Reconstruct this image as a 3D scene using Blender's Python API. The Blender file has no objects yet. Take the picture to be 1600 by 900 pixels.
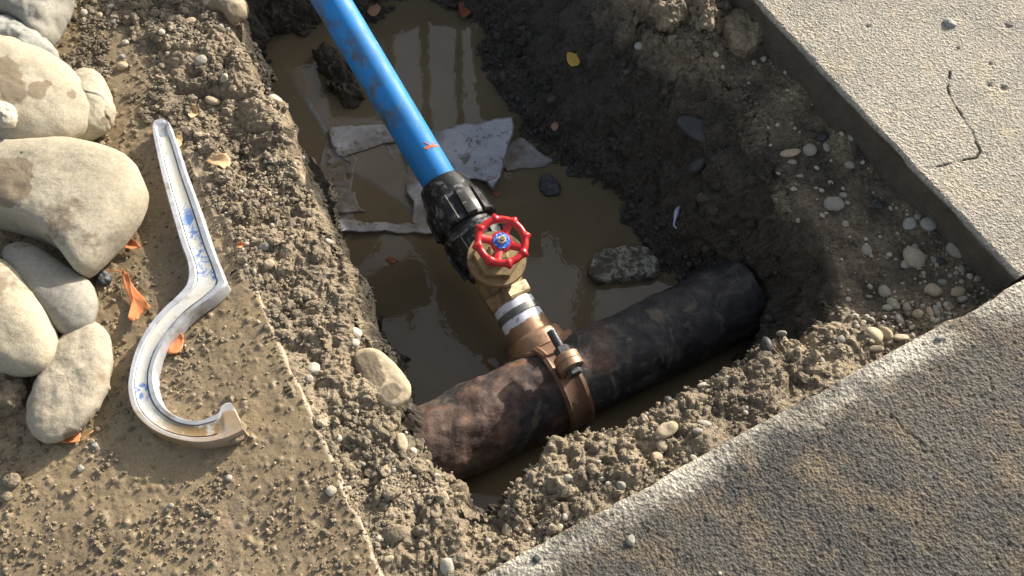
import bpy, bmesh, math, random
import numpy as np
from mathutils import Vector, Matrix

SC = bpy.context.scene
COL = SC.collection
R = math.radians
rng = np.random.default_rng(7)
random.seed(7)

# ------------------------------------------------------------------ camera
CAM_H, FPX, PITCH = 1.2, 1382.0, R(60.65)
SP, CP = math.sin(PITCH), math.cos(PITCH)
cam_data = bpy.data.cameras.new('camera')
cam = bpy.data.objects.new('camera', cam_data)
COL.objects.link(cam)
cam.location = (0, 0, CAM_H)
cam.rotation_euler = (R(90) - PITCH, 0, 0)
cam_data.sensor_width = 36
cam_data.lens = 36 * FPX / 1600
cam_data.clip_start = 0.02
cam_data.clip_end = 2000
SC.camera = cam

# ------------------------------------------------------------------ light
SUN_EL, SUN_AZ = R(21), R(48)         # azimuth counted from +X towards +Y
world = bpy.data.worlds.new('World')
SC.world = world
world.use_nodes = True
wn = world.node_tree
sky = wn.nodes.new('ShaderNodeTexSky')
sky.sky_type = 'NISHITA'
sky.sun_disc = False
sky.sun_elevation = SUN_EL
sky.sun_rotation = R(90) - SUN_AZ
sky.air_density = 1.2
sky.dust_density = 4.0
hsv = wn.nodes.new('ShaderNodeHueSaturation')
hsv.inputs['Saturation'].default_value = 0.55
wn.links.new(sky.outputs[0], hsv.inputs['Color'])
wn.links.new(hsv.outputs[0], wn.nodes['Background'].inputs['Color'])
wn.nodes['Background'].inputs['Strength'].default_value = 0.13

sun_data = bpy.data.lights.new('sun', 'SUN')
sun_data.energy = 4.8
sun_data.angle = R(0.5)
sun_data.color = (1.0, 0.94, 0.845)
sun = bpy.data.objects.new('sun', sun_data)
COL.objects.link(sun)
sd = Vector((math.cos(SUN_EL) * math.cos(SUN_AZ), math.cos(SUN_EL) * math.sin(SUN_AZ), math.sin(SUN_EL)))
sun.rotation_euler = sd.to_track_quat('Z', 'Y').to_euler()
sun.location = sd * 6
SC.view_settings.view_transform = 'Standard'
SC.view_settings.look = 'None'
SC.view_settings.exposure = 0.75
SC.view_settings.gamma = 1

# ------------------------------------------------------------------ measuring
def P(px, py, z=0.0):
    """world point on the level z seen at this spot of the photograph"""
    u, v = (px - 800) / FPX, (py - 450) / FPX
    d = (CAM_H - z) / (SP + v * CP)
    return Vector((u * d, d * (CP - v * SP), z))

def P2(px, py, z=0.0):
    p = P(px, py, z)
    return (p.x, p.y)

def proj(v):
    """array of world points -> picture coordinates and depth"""
    x, y, z = v[:, 0], v[:, 1], v[:, 2] - CAM_H
    d = y * CP - z * SP
    return 800 + FPX * x / d, 450 - FPX * (y * SP + z * CP) / d, d

def scale_at(px, py, z):
    u, v = (px - 800) / FPX, (py - 450) / FPX
    return (CAM_H - z) / (SP + v * CP) / FPX      # metres per pixel

# ------------------------------------------------------------------ noise
def _h(ix, iy, iz, seed):
    n = (ix.astype(np.int64) * 374761393 + iy.astype(np.int64) * 668265263 +
         iz.astype(np.int64) * 2147483647 * 3 + seed * 974711) & 0xffffffff
    n = ((n ^ (n >> 13)) * 1274126177) & 0xffffffff
    n = ((n ^ (n >> 16)) * 2246822519) & 0xffffffff
    return ((n ^ (n >> 15)) & 0xffff) / 65535.0

def vnoise(p, s, seed=0):
    """smooth noise, about -1..1, at wavelength s"""
    q = p / s
    i = np.floor(q); f = q - i
    i = i.astype(np.int64)
    f = f * f * f * (f * (f * 6 - 15) + 10)
    r = 0
    for dx in (0, 1):
        wx = f[:, 0] if dx else 1 - f[:, 0]
        for dy in (0, 1):
            wy = f[:, 1] if dy else 1 - f[:, 1]
            for dz in (0, 1):
                wz = f[:, 2] if dz else 1 - f[:, 2]
                r = r + wx * wy * wz * _h(i[:, 0] + dx, i[:, 1] + dy, i[:, 2] + dz, seed)
    return r * 2 - 1

def fbm(p, s, octv, seed=0, gain=0.5):
    a, t = 1.0, 0
    for k in range(octv):
        t = t + a * vnoise(p + k * 3.71, s / 2 ** k, seed + k)
        a *= gain
    return t

def worley2(x, y, s, seed=0):
    """distance to the nearest and second nearest jittered cell centre, and the nearest cell's random value"""
    qx, qy = x / s, y / s
    ix, iy = np.floor(qx).astype(np.int64), np.floor(qy).astype(np.int64)
    f1 = np.full(x.shape, 9.0); f2 = np.full(x.shape, 9.0); rid = np.zeros(x.shape)
    z0 = np.zeros_like(ix)
    for dx in (-1, 0, 1):
        for dy in (-1, 0, 1):
            cx, cy = ix + dx, iy + dy
            jx = cx + _h(cx, cy, z0, seed); jy = cy + _h(cx, cy, z0, seed + 11)
            d = np.hypot(qx - jx, qy - jy)
            rv = _h(cx, cy, z0, seed + 23)
            nearer = d < f1
            f2 = np.where(nearer, f1, np.minimum(f2, d))
            rid = np.where(nearer, rv, rid)
            f1 = np.where(nearer, d, f1)
    return f1, f2, rid

def seg_dist(x, y, pts, closed=True):
    n = len(pts)
    best = np.full(x.shape, 1e9)
    for k in range(n if closed else n - 1):
        ax, ay = pts[k][:2]; bx, by = pts[(k + 1) % n][:2]
        vx, vy = bx - ax, by - ay
        L = vx * vx + vy * vy + 1e-12
        t = np.clip(((x - ax) * vx + (y - ay) * vy) / L, 0, 1)
        best = np.minimum(best, np.hypot(x - ax - t * vx, y - ay - t * vy))
    return best

def inside(x, y, pts):
    r = np.zeros(x.shape, bool)
    n = len(pts)
    for k in range(n):
        ax, ay = pts[k][:2]; bx, by = pts[(k + 1) % n][:2]
        if ay == by: continue
        c = ((ay > y) != (by > y)) & (x < (bx - ax) * (y - ay) / (by - ay) + ax)
        r ^= c
    return r

def sstep(a, b, x):
    t = np.clip((x - a) / (b - a), 0, 1)
    return t * t * (3 - 2 * t)

def smooth_poly(pts, sub=6, closed=True):
    pts = [np.array(p, float) for p in pts]
    n = len(pts); out = []
    for k in range(n if closed else n - 1):
        g = lambda j: pts[j % n] if closed else pts[min(max(j, 0), n - 1)]
        p0, p1, p2, p3 = g(k - 1), g(k), g(k + 1), g(k + 2)
        for j in range(sub):
            t = j / sub
            out.append(0.5 * (2 * p1 + (p2 - p0) * t + (2 * p0 - 5 * p1 + 4 * p2 - p3) * t * t + (3 * p1 - p0 - 3 * p2 + p3) * t ** 3))
    if not closed: out.append(pts[-1])
    return out

# ------------------------------------------------------------------ objects
def link_mesh(name, verts, faces, mat=None, parent=None, smooth=True, mats=None):
    me = bpy.data.meshes.new(name)
    verts = np.asarray(verts, np.float32).reshape(-1, 3)
    if isinstance(faces, np.ndarray):
        nf, k = faces.shape
        me.vertices.add(len(verts)); me.vertices.foreach_set('co', verts.ravel())
        me.loops.add(nf * k); me.loops.foreach_set('vertex_index', faces.astype(np.int32).ravel())
        me.polygons.add(nf)
        me.polygons.foreach_set('loop_start', np.arange(0, nf * k, k, dtype=np.int32))
        me.update(calc_edges=True)
    else:
        me.from_pydata([tuple(map(float, v)) for v in verts], [], [tuple(map(int, f)) for f in faces])
        me.update()
    me.polygons.foreach_set('use_smooth', np.full(len(me.polygons), bool(smooth)))
    if mat: me.materials.append(mat)
    o = bpy.data.objects.new(name, me)
    COL.objects.link(o)
    if parent: o.parent = parent
    return o

def tag(o, label=None, cat=None, group=None, kind=None):
    if label: o['label'] = label
    if cat: o['category'] = cat
    if group: o['group'] = group
    if kind: o['kind'] = kind
    return o

def thing(name, label, cat, loc=(0, 0, 0), group=None):
    o = bpy.data.objects.new(name, None)
    COL.objects.link(o); o.location = loc
    o.empty_display_size = 0.05
    return tag(o, label, cat, group)

def local(o, verts):
    """world coordinates -> the coordinates of a parent that is only shifted"""
    return np.asarray(verts, float).reshape(-1, 3) - np.array(o.location)

def attr(o, name, values):
    a = o.data.attributes.new(name, 'FLOAT', 'POINT')
    a.data.foreach_set('value', np.asarray(values, np.float32))

# ------------------------------------------------------------------ materials
class M:
    def __init__(s, name, **kw):
        s.m = bpy.data.materials.new(name); s.m.use_nodes = True
        s.t = s.m.node_tree; s.b = s.t.nodes['Principled BSDF']
        s.b.inputs['Specular IOR Level'].default_value = 0.35
        for k, v in kw.items(): s.set(s.b, k, v)
        tc = s.t.nodes.new('ShaderNodeTexCoord'); s.co = tc.outputs['Object']
        s.geo = s.t.nodes.new('ShaderNodeNewGeometry')
    def set(s, node, key, v):
        k = key.replace('_', ' ') if isinstance(key, str) else key
        i = node.inputs[k]
        if hasattr(v, 'is_output'): s.t.links.new(v, i)
        elif isinstance(v, (tuple, list)) and len(v) == 3 and i.type == 'RGBA': i.default_value = (*v, 1)
        else: i.default_value = v
    def noise(s, scale, detail=4, rough=0.55, dist=0.0, co=None, color=False, stretch=None):
        n = s.t.nodes.new('ShaderNodeTexNoise')
        src = co or s.co
        if stretch:
            mp = s.t.nodes.new('ShaderNodeMapping'); s.t.links.new(src, mp.inputs[0]); mp.inputs['Scale'].default_value = stretch
            src = mp.outputs[0]
        s.t.links.new(src, n.inputs['Vector'])
        n.inputs['Scale'].default_value = scale; n.inputs['Detail'].default_value = detail
        n.inputs['Roughness'].default_value = rough; n.inputs['Distortion'].default_value = dist
        return n.outputs['Color' if color else 'Fac']
    def voro(s, scale, feature='F1', out='Distance'):
        n = s.t.nodes.new('ShaderNodeTexVoronoi'); n.feature = feature
        s.t.links.new(s.co, n.inputs['Vector']); n.inputs['Scale'].default_value = scale
        return n.outputs[out]
    def ramp(s, fac, *stops, interp='LINEAR'):
        n = s.t.nodes.new('ShaderNodeValToRGB'); s.t.links.new(fac, n.inputs[0])
        n.color_ramp.interpolation = interp
        e = n.color_ramp.elements
        while len(e) < len(stops): e.new(0.5)
        for k, (p, c) in enumerate(stops):
            e[k].position = p
            e[k].color = (*c, 1) if isinstance(c, (tuple, list)) else (c, c, c, 1)
        return n.outputs[0]
    def mix(s, fac, a, b, mode='MIX'):
        n = s.t.nodes.new('ShaderNodeMix'); n.data_type = 'RGBA'; n.blend_type = mode
        for i, v in ((0, fac), (6, a), (7, b)):
            if hasattr(v, 'is_output'): s.t.links.new(v, n.inputs[i])
            elif i == 0: n.inputs[0].default_value = v
            else: n.inputs[i].default_value = (*v, 1) if isinstance(v, (tuple, list)) else (v, v, v, 1)
        return n.outputs[2]
    def math(s, op, a, b=0.0, clamp=False):
        n = s.t.nodes.new('ShaderNodeMath'); n.operation = op; n.use_clamp = clamp
        for i, v in ((0, a), (1, b)):
            if hasattr(v, 'is_output'): s.t.links.new(v, n.inputs[i])
            else: n.inputs[i].default_value = v
        return n.outputs[0]
    def rng(s, v, a, b, c=0.0, d=1.0):
        n = s.t.nodes.new('ShaderNodeMapRange'); s.t.links.new(v, n.inputs[0])
        for i, k in enumerate((a, b, c, d)): n.inputs[i + 1].default_value = k
        return n.outputs[0]
    def xyz(s, what=2):
        n = s.t.nodes.new('ShaderNodeSeparateXYZ'); s.t.links.new(s.geo.outputs['Position'], n.inputs[0])
        return n.outputs[what]
    def attr(s, name):
        n = s.t.nodes.new('ShaderNodeAttribute'); n.attribute_name = name
        return n.outputs['Fac']
    def island(s): return s.geo.outputs['Random Per Island']
    def objrand(s):
        n = s.t.nodes.new('ShaderNodeObjectInfo'); return n.outputs['Random']
    def bump(s, h, strength=0.5, dist=0.002, prev=None):
        n = s.t.nodes.new('ShaderNodeBump'); s.t.links.new(h, n.inputs['Height'])
        n.inputs['Strength'].default_value = strength; n.inputs['Distance'].default_value = dist
        if prev: s.t.links.new(prev, n.inputs['Normal'])
        s.t.links.new(n.outputs[0], s.b.inputs['Normal'])
        return n.outputs[0]
    def col(s, v): s.set(s.b, 'Base Color', v)
    def rough(s, v): s.set(s.b, 'Roughness', v)

def soil_material(name, dry_a, dry_b, speck=0.5, island=False, ledge=True):
    k = M(name)
    base = k.ramp(k.noise(7, 6, 0.6), (0.32, dry_b), (0.66, dry_a))
    v = k.ramp(k.noise(140, 5, 0.7), (0.3, 0.55), (0.72, 1.35))
    c = k.mix(1.0, base, v, 'MULTIPLY')
    # damp earth below the paving plus painted slab shade: a darker brown-grey
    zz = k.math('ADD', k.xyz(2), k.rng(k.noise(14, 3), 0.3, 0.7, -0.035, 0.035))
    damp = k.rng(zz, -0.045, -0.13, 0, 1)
    damp_shade_col = k.mix(k.noise(24, 5), (0.033, 0.027, 0.020), (0.100, 0.083, 0.062))
    damp_shade_col = k.mix(1.0, damp_shade_col, v, 'MULTIPLY')
    c = k.mix(damp, c, damp_shade_col)
    if island:
        c = k.mix(1.0, c, k.ramp(k.island(), (0, 0.7), (0.8, 1.15), (1, 1.5)), 'MULTIPLY')
    k.col(c)
    k.rough(k.ramp(k.noise(40, 4), (0.3, 0.62), (0.7, 0.95)))
    b = k.bump(k.noise(420, 5, 0.7), 0.6, 0.0016)
    b = k.bump(k.voro(210), 0.5, -0.004, b)
    k.bump(k.noise(95, 6, 0.7), 0.75, 0.006, b)
    return k.m

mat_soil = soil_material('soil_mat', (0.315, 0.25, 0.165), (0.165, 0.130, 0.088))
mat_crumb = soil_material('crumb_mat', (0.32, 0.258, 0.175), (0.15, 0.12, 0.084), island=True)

def slab_material(name, c1, c2, stain, white, grain, worn=1.0):
    k = M(name)
    big = k.noise(3.4, 5, 0.6)
    mid = k.noise(17, 6, 0.65, 0.3)
    c = k.mix(k.ramp(big, (0.36, 0.0), (0.62, 1.0)), c1, c2)
    c = k.mix(k.math('MULTIPLY', k.ramp(mid, (0.48, 0.0), (0.66, 1.0)), 0.85), c, stain)
    c = k.mix(k.ramp(k.noise(6.5, 5, 0.65, 0.6), (0.56, 0.0), (0.64, 0.7)), c, stain)
    c = k.mix(k.ramp(k.noise(9, 5, 0.65, 0.3), (0.60, 0.0), (0.72, 0.55)), c, tuple(v * 0.6 for v in c1))
    # worn pale strip along the broken edge
    e = k.attr('edge')
    ew = k.math('ADD', e, k.rng(k.noise(30, 4), 0.3, 0.7, -0.012, 0.014))
    ef = k.math('MULTIPLY', k.rng(ew, 0.050, 0.018, 0, 1), k.ramp(k.noise(6, 5, 0.62), (0.40, 0.06 * worn), (0.60, worn)))
    c = k.mix(ef, c, white)
    g1 = k.voro(grain); g2 = k.noise(grain * 1.7, 4, 0.75)
    sp = k.ramp(k.voro(grain, out='Color'), (0.1, 0.6), (0.9, 1.4))
    c = k.mix(0.8, c, sp, 'MULTIPLY')
    c = k.mix(k.ramp(g2, (0.3, 0.6), (0.42, 0.0)), c, (0.03, 0.026, 0.02))
    c = k.mix(k.attr('crack'), c, (0.07, 0.058, 0.042))
    c = k.mix(k.rng(k.attr('side'), 0.15, 0.6, 0, 1), c, k.mix(k.noise(40, 5), (0.045, 0.038, 0.03), (0.16, 0.135, 0.10)))
    k.col(c); k.rough(k.rng(g2, 0.3, 0.7, 0.62, 0.92))
    b = k.bump(g1, 0.75, 0.004)
    k.bump(g2, 0.7, 0.003, b)
    return k.m

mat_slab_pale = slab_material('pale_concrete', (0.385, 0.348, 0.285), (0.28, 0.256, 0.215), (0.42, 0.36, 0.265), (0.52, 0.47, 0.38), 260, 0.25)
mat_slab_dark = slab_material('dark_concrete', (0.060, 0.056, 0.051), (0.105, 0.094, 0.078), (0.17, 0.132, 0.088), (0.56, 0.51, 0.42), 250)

k = M('muddy_slab_mat')
c = k.ramp(k.noise(4.2, 6, 0.62), (0.3, (0.165, 0.124, 0.076)), (0.52, (0.24, 0.18, 0.106)), (0.72, (0.295, 0.22, 0.12)))
c = k.mix(k.ramp(k.noise(11, 5, 0.6, 0.5), (0.56, 0.0), (0.7, 0.55)), c, (0.17, 0.14, 0.10))
c = k.mix(k.ramp(k.noise(5.5, 3, 0.5), (0.66, 0.0), (0.78, 0.35)), c, (0.34, 0.17, 0.09))
c = k.mix(1.0, c, k.ramp(k.noise(230, 4, 0.7), (0.3, 0.75), (0.72, 1.22)), 'MULTIPLY')
k.col(c)
k.rough(k.ramp(k.noise(6, 6, 0.7), (0.38, 0.22), (0.66, 0.62)))
k.set(k.b, 'Specular IOR Level', 0.5)
b = k.bump(k.noise(330, 5, 0.7), 0.5, 0.0014)
k.bump(k.noise(80, 5, 0.6), 0.45, 0.004, b)
mat_mud_slab = k.m
# ================================================================== SETTING
ZW = -0.36                                        # water level
# ---- paving edges, measured at z = 0
LE0, LE1 = np.array(P2(265, 150)), np.array(P2(590, 870))
LDIR = (LE1 - LE0) / np.linalg.norm(LE1 - LE0)     # towards the viewer
LNRM = np.array([-LDIR[1], LDIR[0]])               # points into the trench (to the right)
if LNRM[0] < 0: LNRM = -LNRM
CORNER = np.array(P2(1591, 434))
UDIR = np.array(P2(1190, 10)) - CORNER; UDIR /= np.linalg.norm(UDIR)         # up the edge of the pale slab
WDIR = np.array(P2(900, 820)) - np.array(P2(1595, 440)); WDIR /= np.linalg.norm(WDIR)   # down the edge of the dark slab
def s_left(x, y): return (x - LE0[0]) * LNRM[0] + (y - LE0[1]) * LNRM[1]
UN = np.array([UDIR[1], -UDIR[0]]);  UN = UN if UN[0] > 0 else -UN            # into the pale slab
WN = np.array([WDIR[1], -WDIR[0]]);  WN = WN if WN[1] < 0 else -WN            # into the dark slab
def s_pale(x, y): return (x - CORNER[0]) * UN[0] + (y - CORNER[1]) * UN[1]
def s_dark(x, y): return (x - CORNER[0]) * WN[0] + (y - CORNER[1]) * WN[1]

def slab(name, origin, d_along, d_in, La, Lb, fine_a, fine_b, step, thick, mat, bumpf, label, a0=0.0, chip=0.004, parent=None, crackf=None):
    """paving slab: fine grid where it shows, coarse further off, rounded worn edge, real sides"""
    def axis(lo, hi, f0, f1):
        p = list(np.arange(f0, f1, step)) + [f1]
        q = [lo] if lo < f0 - 1e-6 else []
        w = []
        if hi > f1 + 1e-6: w = [hi]
        return np.array(q + p + w)
    A = axis(a0, La, *fine_a); B = axis(0, Lb, 0, fine_b)
    b_ed = np.array([-1e-4])
    ga, gb = np.meshgrid(A, B, indexing='ij')
    X = origin[0] + ga * d_along[0] + gb * d_in[0]
    Y = origin[1] + ga * d_along[1] + gb * d_in[1]
    xy0 = np.stack([X.ravel(), Y.ravel(), np.zeros(X.size)], 1)
    Z = bumpf(xy0).reshape(X.shape)
    # worn front edge: pulled back and rounded by noise
    n1 = fbm(xy0, 0.05, 4, 91).reshape(X.shape)
    pull = np.maximum(0, n1) * chip + 0.0006 * n1
    w = sstep(0.012, 0.0, gb)
    X = X + d_in[0] * pull * w; Y = Y + d_in[1] * pull * w
    Z = Z - sstep(0.006, 0.0, gb) * (0.0030 + chip * 0.9 * np.maximum(0, n1))
    na, nb = X.shape
    V = np.stack([X.ravel(), Y.ravel(), Z.ravel()], 1)
    idx = np.arange(na * nb).reshape(na, nb)
    F = np.stack([idx[:-1, :-1], idx[1:, :-1], idx[1:, 1:], idx[:-1, 1:]], -1).reshape(-1, 4)
    # sides
    ring = np.concatenate([idx[:, 0], idx[-1, 1:], idx[-2::-1, -1], idx[0, -2:0:-1]])
    RV = V[ring].copy(); RV2 = RV.copy(); RV[:, 2] = -0.012; RV2[:, 2] = -thick
    nv = fbm(RV, 0.06, 4, 17) * 0.004; onb = np.arange(len(ring)) < na
    RV[onb, 0] += d_in[0] * nv[onb]; RV[onb, 1] += d_in[1] * nv[onb]
    m = len(ring); b0 = len(V); j = np.arange(m); j2 = (j + 1) % m
    S = np.stack([ring[j], b0 + j, b0 + j2, ring[j2]], 1)
    S2 = np.stack([b0 + j, b0 + m + j, b0 + m + j2, b0 + j2], 1)
    V = np.concatenate([V, RV, RV2]); F = np.concatenate([F, S, S2])
    if d_along[0] * d_in[1] - d_along[1] * d_in[0] < 0: F = F[:, ::-1]
    o = link_mesh(name, V, F, mat, parent)
    ed = np.concatenate([gb.ravel(), np.zeros(m), np.zeros(m)])
    attr(o, 'edge', ed)
    if crackf is not None: attr(o, 'crack', np.concatenate([crackf(xy0), np.zeros(2 * m)]))
    attr(o, 'side', np.concatenate([np.zeros(na * nb), np.ones(2 * m)]))
    o['label'] = label
    return o, V[:na * nb]

crack = [P2(*q) for q in ((1483, 112), (1484, 122), (1480, 138), (1487, 156), (1497, 172), (1508, 188), (1519, 206), (1524, 222), (1532, 236), (1526, 247), (1508, 249), (1480, 257), (1446, 263))]
crack2 = [P2(*q) for q in ((1352, 615), (1353, 632), (1372, 644), (1396, 668), (1424, 690), (1445, 706), (1470, 722))]
def bump_pale(p):
    f1, f2, r = worley2(p[:, 0], p[:, 1], 0.0052, 3)
    z = (0.55 - f1) * 0.0016 + fbm(p, 0.25, 3, 5) * 0.0012
    cn = fbm(p, 0.02, 3, 31)
    d = seg_dist(p[:, 0] + cn * 0.0015, p[:, 1], crack, closed=False)
    z -= sstep(0.0022, 0.0004, d) * 0.0050 * (0.25 + 0.75 * sstep(-0.5, 0.1, vnoise(p, 0.022, 8)))
    for q, rad, dep in ((P2(1545, 133), .006, .004), (P2(1568, 138), .006, .004), (P2(1497, 76), .003, .004), (P2(1547, 100), .003, .004), (P2(1356, 42), .004, .004), (P2(1574, 42), .006, .004)):
        z -= dep * np.exp(-((p[:, 0] - q[0]) ** 2 + (p[:, 1] - q[1]) ** 2) / rad ** 2)
    return z
def crack_pale(p):
    cn = fbm(p, 0.02, 3, 31)
    d = seg_dist(p[:, 0] + cn * 0.0015, p[:, 1], crack, closed=False)
    return sstep(0.0026, 0.0006, d) * (0.3 + 0.6 * sstep(-0.5, 0.1, vnoise(p, 0.022, 8)))
def crack_dark(p):
    cn = fbm(p, 0.03, 3, 33)
    d = seg_dist(p[:, 0] + cn * 0.010, p[:, 1] + cn * 0.008, crack2, closed=False)
    return sstep(0.004, 0.0006, d) * 0.35 * sstep(-0.5, 0.2, vnoise(p, 0.025, 9))
def bump_dark(p):
    f1, f2, r = worley2(p[:, 0], p[:, 1], 0.0065, 13)
    g1, g2, r2 = worley2(p[:, 0] + 7, p[:, 1], 0.0042, 14)
    z = (0.5 - f1) * 0.0028 * (0.4 + r) + (0.5 - g1) * 0.0014 + fbm(p, 0.09, 4, 15) * 0.0016
    cn = fbm(p, 0.03, 3, 33)
    d = seg_dist(p[:, 0] + cn * 0.010, p[:, 1] + cn * 0.008, crack2, closed=False)
    z -= sstep(0.004, 0.0006, d) * 0.0018 * sstep(-0.2, 0.3, vnoise(p, 0.025, 9))
    return z
def bump_left(p):
    z = fbm(p, 0.16, 4, 41) * 0.0022
    f1, f2, r = worley2(p[:, 0], p[:, 1], 0.016, 43)
    z += np.maximum(0, 0.42 - f1) * 0.009 * (r > 0.85)
    g1, g2, r2 = worley2(p[:, 0] + 3, p[:, 1], 0.0085, 44)
    z += np.maximum(0, 0.42 - g1) * 0.006 * (r2 > 0.8)
    return z + fbm(p, 0.02, 3, 47) * 0.0011

pavement = tag(bpy.data.objects.new('pavement', None), 'concrete paving slabs around the open trench', kind='structure')
COL.objects.link(pavement)
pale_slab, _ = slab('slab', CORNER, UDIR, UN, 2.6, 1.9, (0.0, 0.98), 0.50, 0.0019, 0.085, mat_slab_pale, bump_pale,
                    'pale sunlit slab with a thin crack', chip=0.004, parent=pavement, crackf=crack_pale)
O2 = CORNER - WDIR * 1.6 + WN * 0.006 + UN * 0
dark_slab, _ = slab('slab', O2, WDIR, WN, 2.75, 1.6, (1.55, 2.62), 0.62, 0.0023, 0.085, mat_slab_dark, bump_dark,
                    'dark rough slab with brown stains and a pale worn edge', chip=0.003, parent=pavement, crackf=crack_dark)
OL = LE0 - LDIR * 1.6
left_slab, LV = slab('slab', OL, LDIR, -LNRM, 3.0, 1.9, (1.25, 2.62), 0.66, 0.0026, 0.07, mat_mud_slab, bump_left,
                     'slab coated with wet brown mud', chip=0.0035, parent=pavement)

# ---- trench outline
rim_left = [(605, 905), (690, 872), (750, 800), (722, 792), (712, 757), (655, 733), (640, 692), (604, 650), (612, 610), (600, 566), (583, 530), (566, 488), (543, 430), (510, 358), (497, 322), (482, 288), (466, 262), (447, 215), (440, 180), (420, 150), (395, 125), (380, 92), (372, 60), (350, 0), (330, -100), (325, -280)]
rim_left = rim_left[2:]
near = [(795, 772), (825, 742), (866, 692), (905, 672), (950, 668), (1003, 662), (1050, 632), (1098, 603), (1140, 583), (1180, 566), (1240, 545), (1298, 516)]
right = [(1312, 486), (1308, 440), (1288, 385), (1262, 335), (1240, 285), (1216, 245), (1204, 190), (1165, 135), (1120, 95), (1070, 62), (1010, 30), (960, -40), (940, -260)]
RIML = [P2(x, y, -0.03) for x, y in rim_left]
RIMN = [P2(x, y, -0.035) for x, y in near]
RIMR = [P2(x, y, -0.10 if y > 150 else -0.08) for x, y in right]
RIM = smooth_poly(list(reversed(RIML)) + RIMN + RIMR, 3)
WR = [(745, -60), (700, -6), (720, 25), (742, 62), (757, 100), (778, 138), (800, 165), (828, 215), (868, 248), (905, 272), (930, 290), (962, 318), (988, 348), (1010, 385), (1032, 420), (1075, 450), (1130, 490), (1168, 535)]
WR = [P2(x, y, ZW) for x, y in WR]
def offset_in(pts, d):
    out = []
    for k in range(len(pts)):
        a = np.array(pts[max(k - 1, 0)]); b = np.array(pts[min(k + 1, len(pts) - 1)])
        t = (b - a) / np.linalg.norm(b - a)
        out.append(tuple(np.array(pts[k]) + np.array([-t[1], t[0]]) * d))
    return out
WN_ = offset_in(RIMN, 0.05)            # near bank is steep, water lies right under it
WL_ = offset_in(list(reversed(RIML)), 0.028)
WL_ = [q for q in WL_ if q[1] < P2(400, 85, ZW)[1]]
WT = [P2(x, y, ZW) for x, y in ((402, 84), (425, 50), (467, 46), (497, 35), (540, 40), (575, 42), (600, 30), (612, 8), (650, -6), (684, -2))]
WAT = smooth_poly(WL_ + WN_[:-2] + list(reversed(WR[1:])) + list(reversed(WT)), 2)

# ---- heights of the earth outside the hole
ctrl = [(330, 100, -.004), (300, 30, .0), (260, 60, -.0), (400, 300, -.018), (470, 450, -.018), (520, 600, -.016), (450, 420, -.016), (560, 700, -.012), (600, 760, -.014), (650, 860, -.012), (700, 890, -.006), (620, 880, -.006), (560, 560, -.03), (480, 300, -.03), (620, 660, -.03),
        (760, 830, -.026), (850, 770, -.022), (950, 710, -.02), (1050, 670, -.022), (1150, 630, -.025), (1230, 590, -.03), (1320, 545, -.05), (700, 760, -.03), (900, 690, -.03),
        (800, 880, -.008), (900, 815, -.012), (1000, 760, -.014), (1100, 705, -.014), (1200, 650, -.016), (1300, 595, -.022), (1400, 540, -.045), (1500, 485, -.066), (1570, 447, -.068),
        (1400, 420, -.09), (1300, 300, -.09), (1400, 350, -.085), (1450, 430, -.085), (1340, 230, -.068), (1440, 335, -.066), (1530, 425, -.068), (1260, 140, -.068), (1350, 470, -.095), (1400, 500, -.075), (1250, 200, -.10), (1180, 110, -.085), (1200, 30, -.08), (1100, 20, -.045), (1150, 40, -.065), (1040, -40, -.03), (1250, 250, -.10), (1130, -20, -.06),
        (950, -150, -.03), (1100, -160, -.04), (300, -120, -.005), (330, -250, -.02), (600, -330, -.02), (900, -330, -.02)]
CX = np.array([P2(*c) for c in ctrl]); CZ = np.array([c[2] for c in ctrl])
def base_height(x, y):
    w = 0; s = 0
    for (cx, cy), cz in zip(CX, CZ):
        ww = 1 / ((x - cx) ** 2 + (y - cy) ** 2 + 2e-4) ** 1.6
        w = w + ww; s = s + ww * cz
    return s / w

X0, X1, Y0, Y1, ST = -0.92, 1.0, 0.16, 2.05, 0.0027
# coarse fields
cs = 0.01
cx = np.arange(X0 - .02, X1 + .04, cs); cy = np.arange(Y0 - .02, Y1 + .04, cs)
cgx, cgy = np.meshgrid(cx, cy, indexing='ij')
f_top = base_height(cgx, cgy)
in_rim = inside(cgx, cgy, RIM); in_wat = inside(cgx, cgy, WAT)
d_rim = seg_dist(cgx, cgy, RIM) * np.where(in_rim, 1, -1)
d_wat = seg_dist(cgx, cgy, WAT) * np.where(in_wat, -1, 1)
def up(field, x, y):
    u = (x - cx[0]) / cs; v = (y - cy[0]) / cs
    i = np.clip(np.floor(u).astype(int), 0, len(cx) - 2); j = np.clip(np.floor(v).astype(int), 0, len(cy) - 2)
    a, b = u - i, v - j
    return field[i, j] * (1 - a) * (1 - b) + field[i + 1, j] * a * (1 - b) + field[i, j + 1] * (1 - a) * b + field[i + 1, j + 1] * a * b

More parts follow.
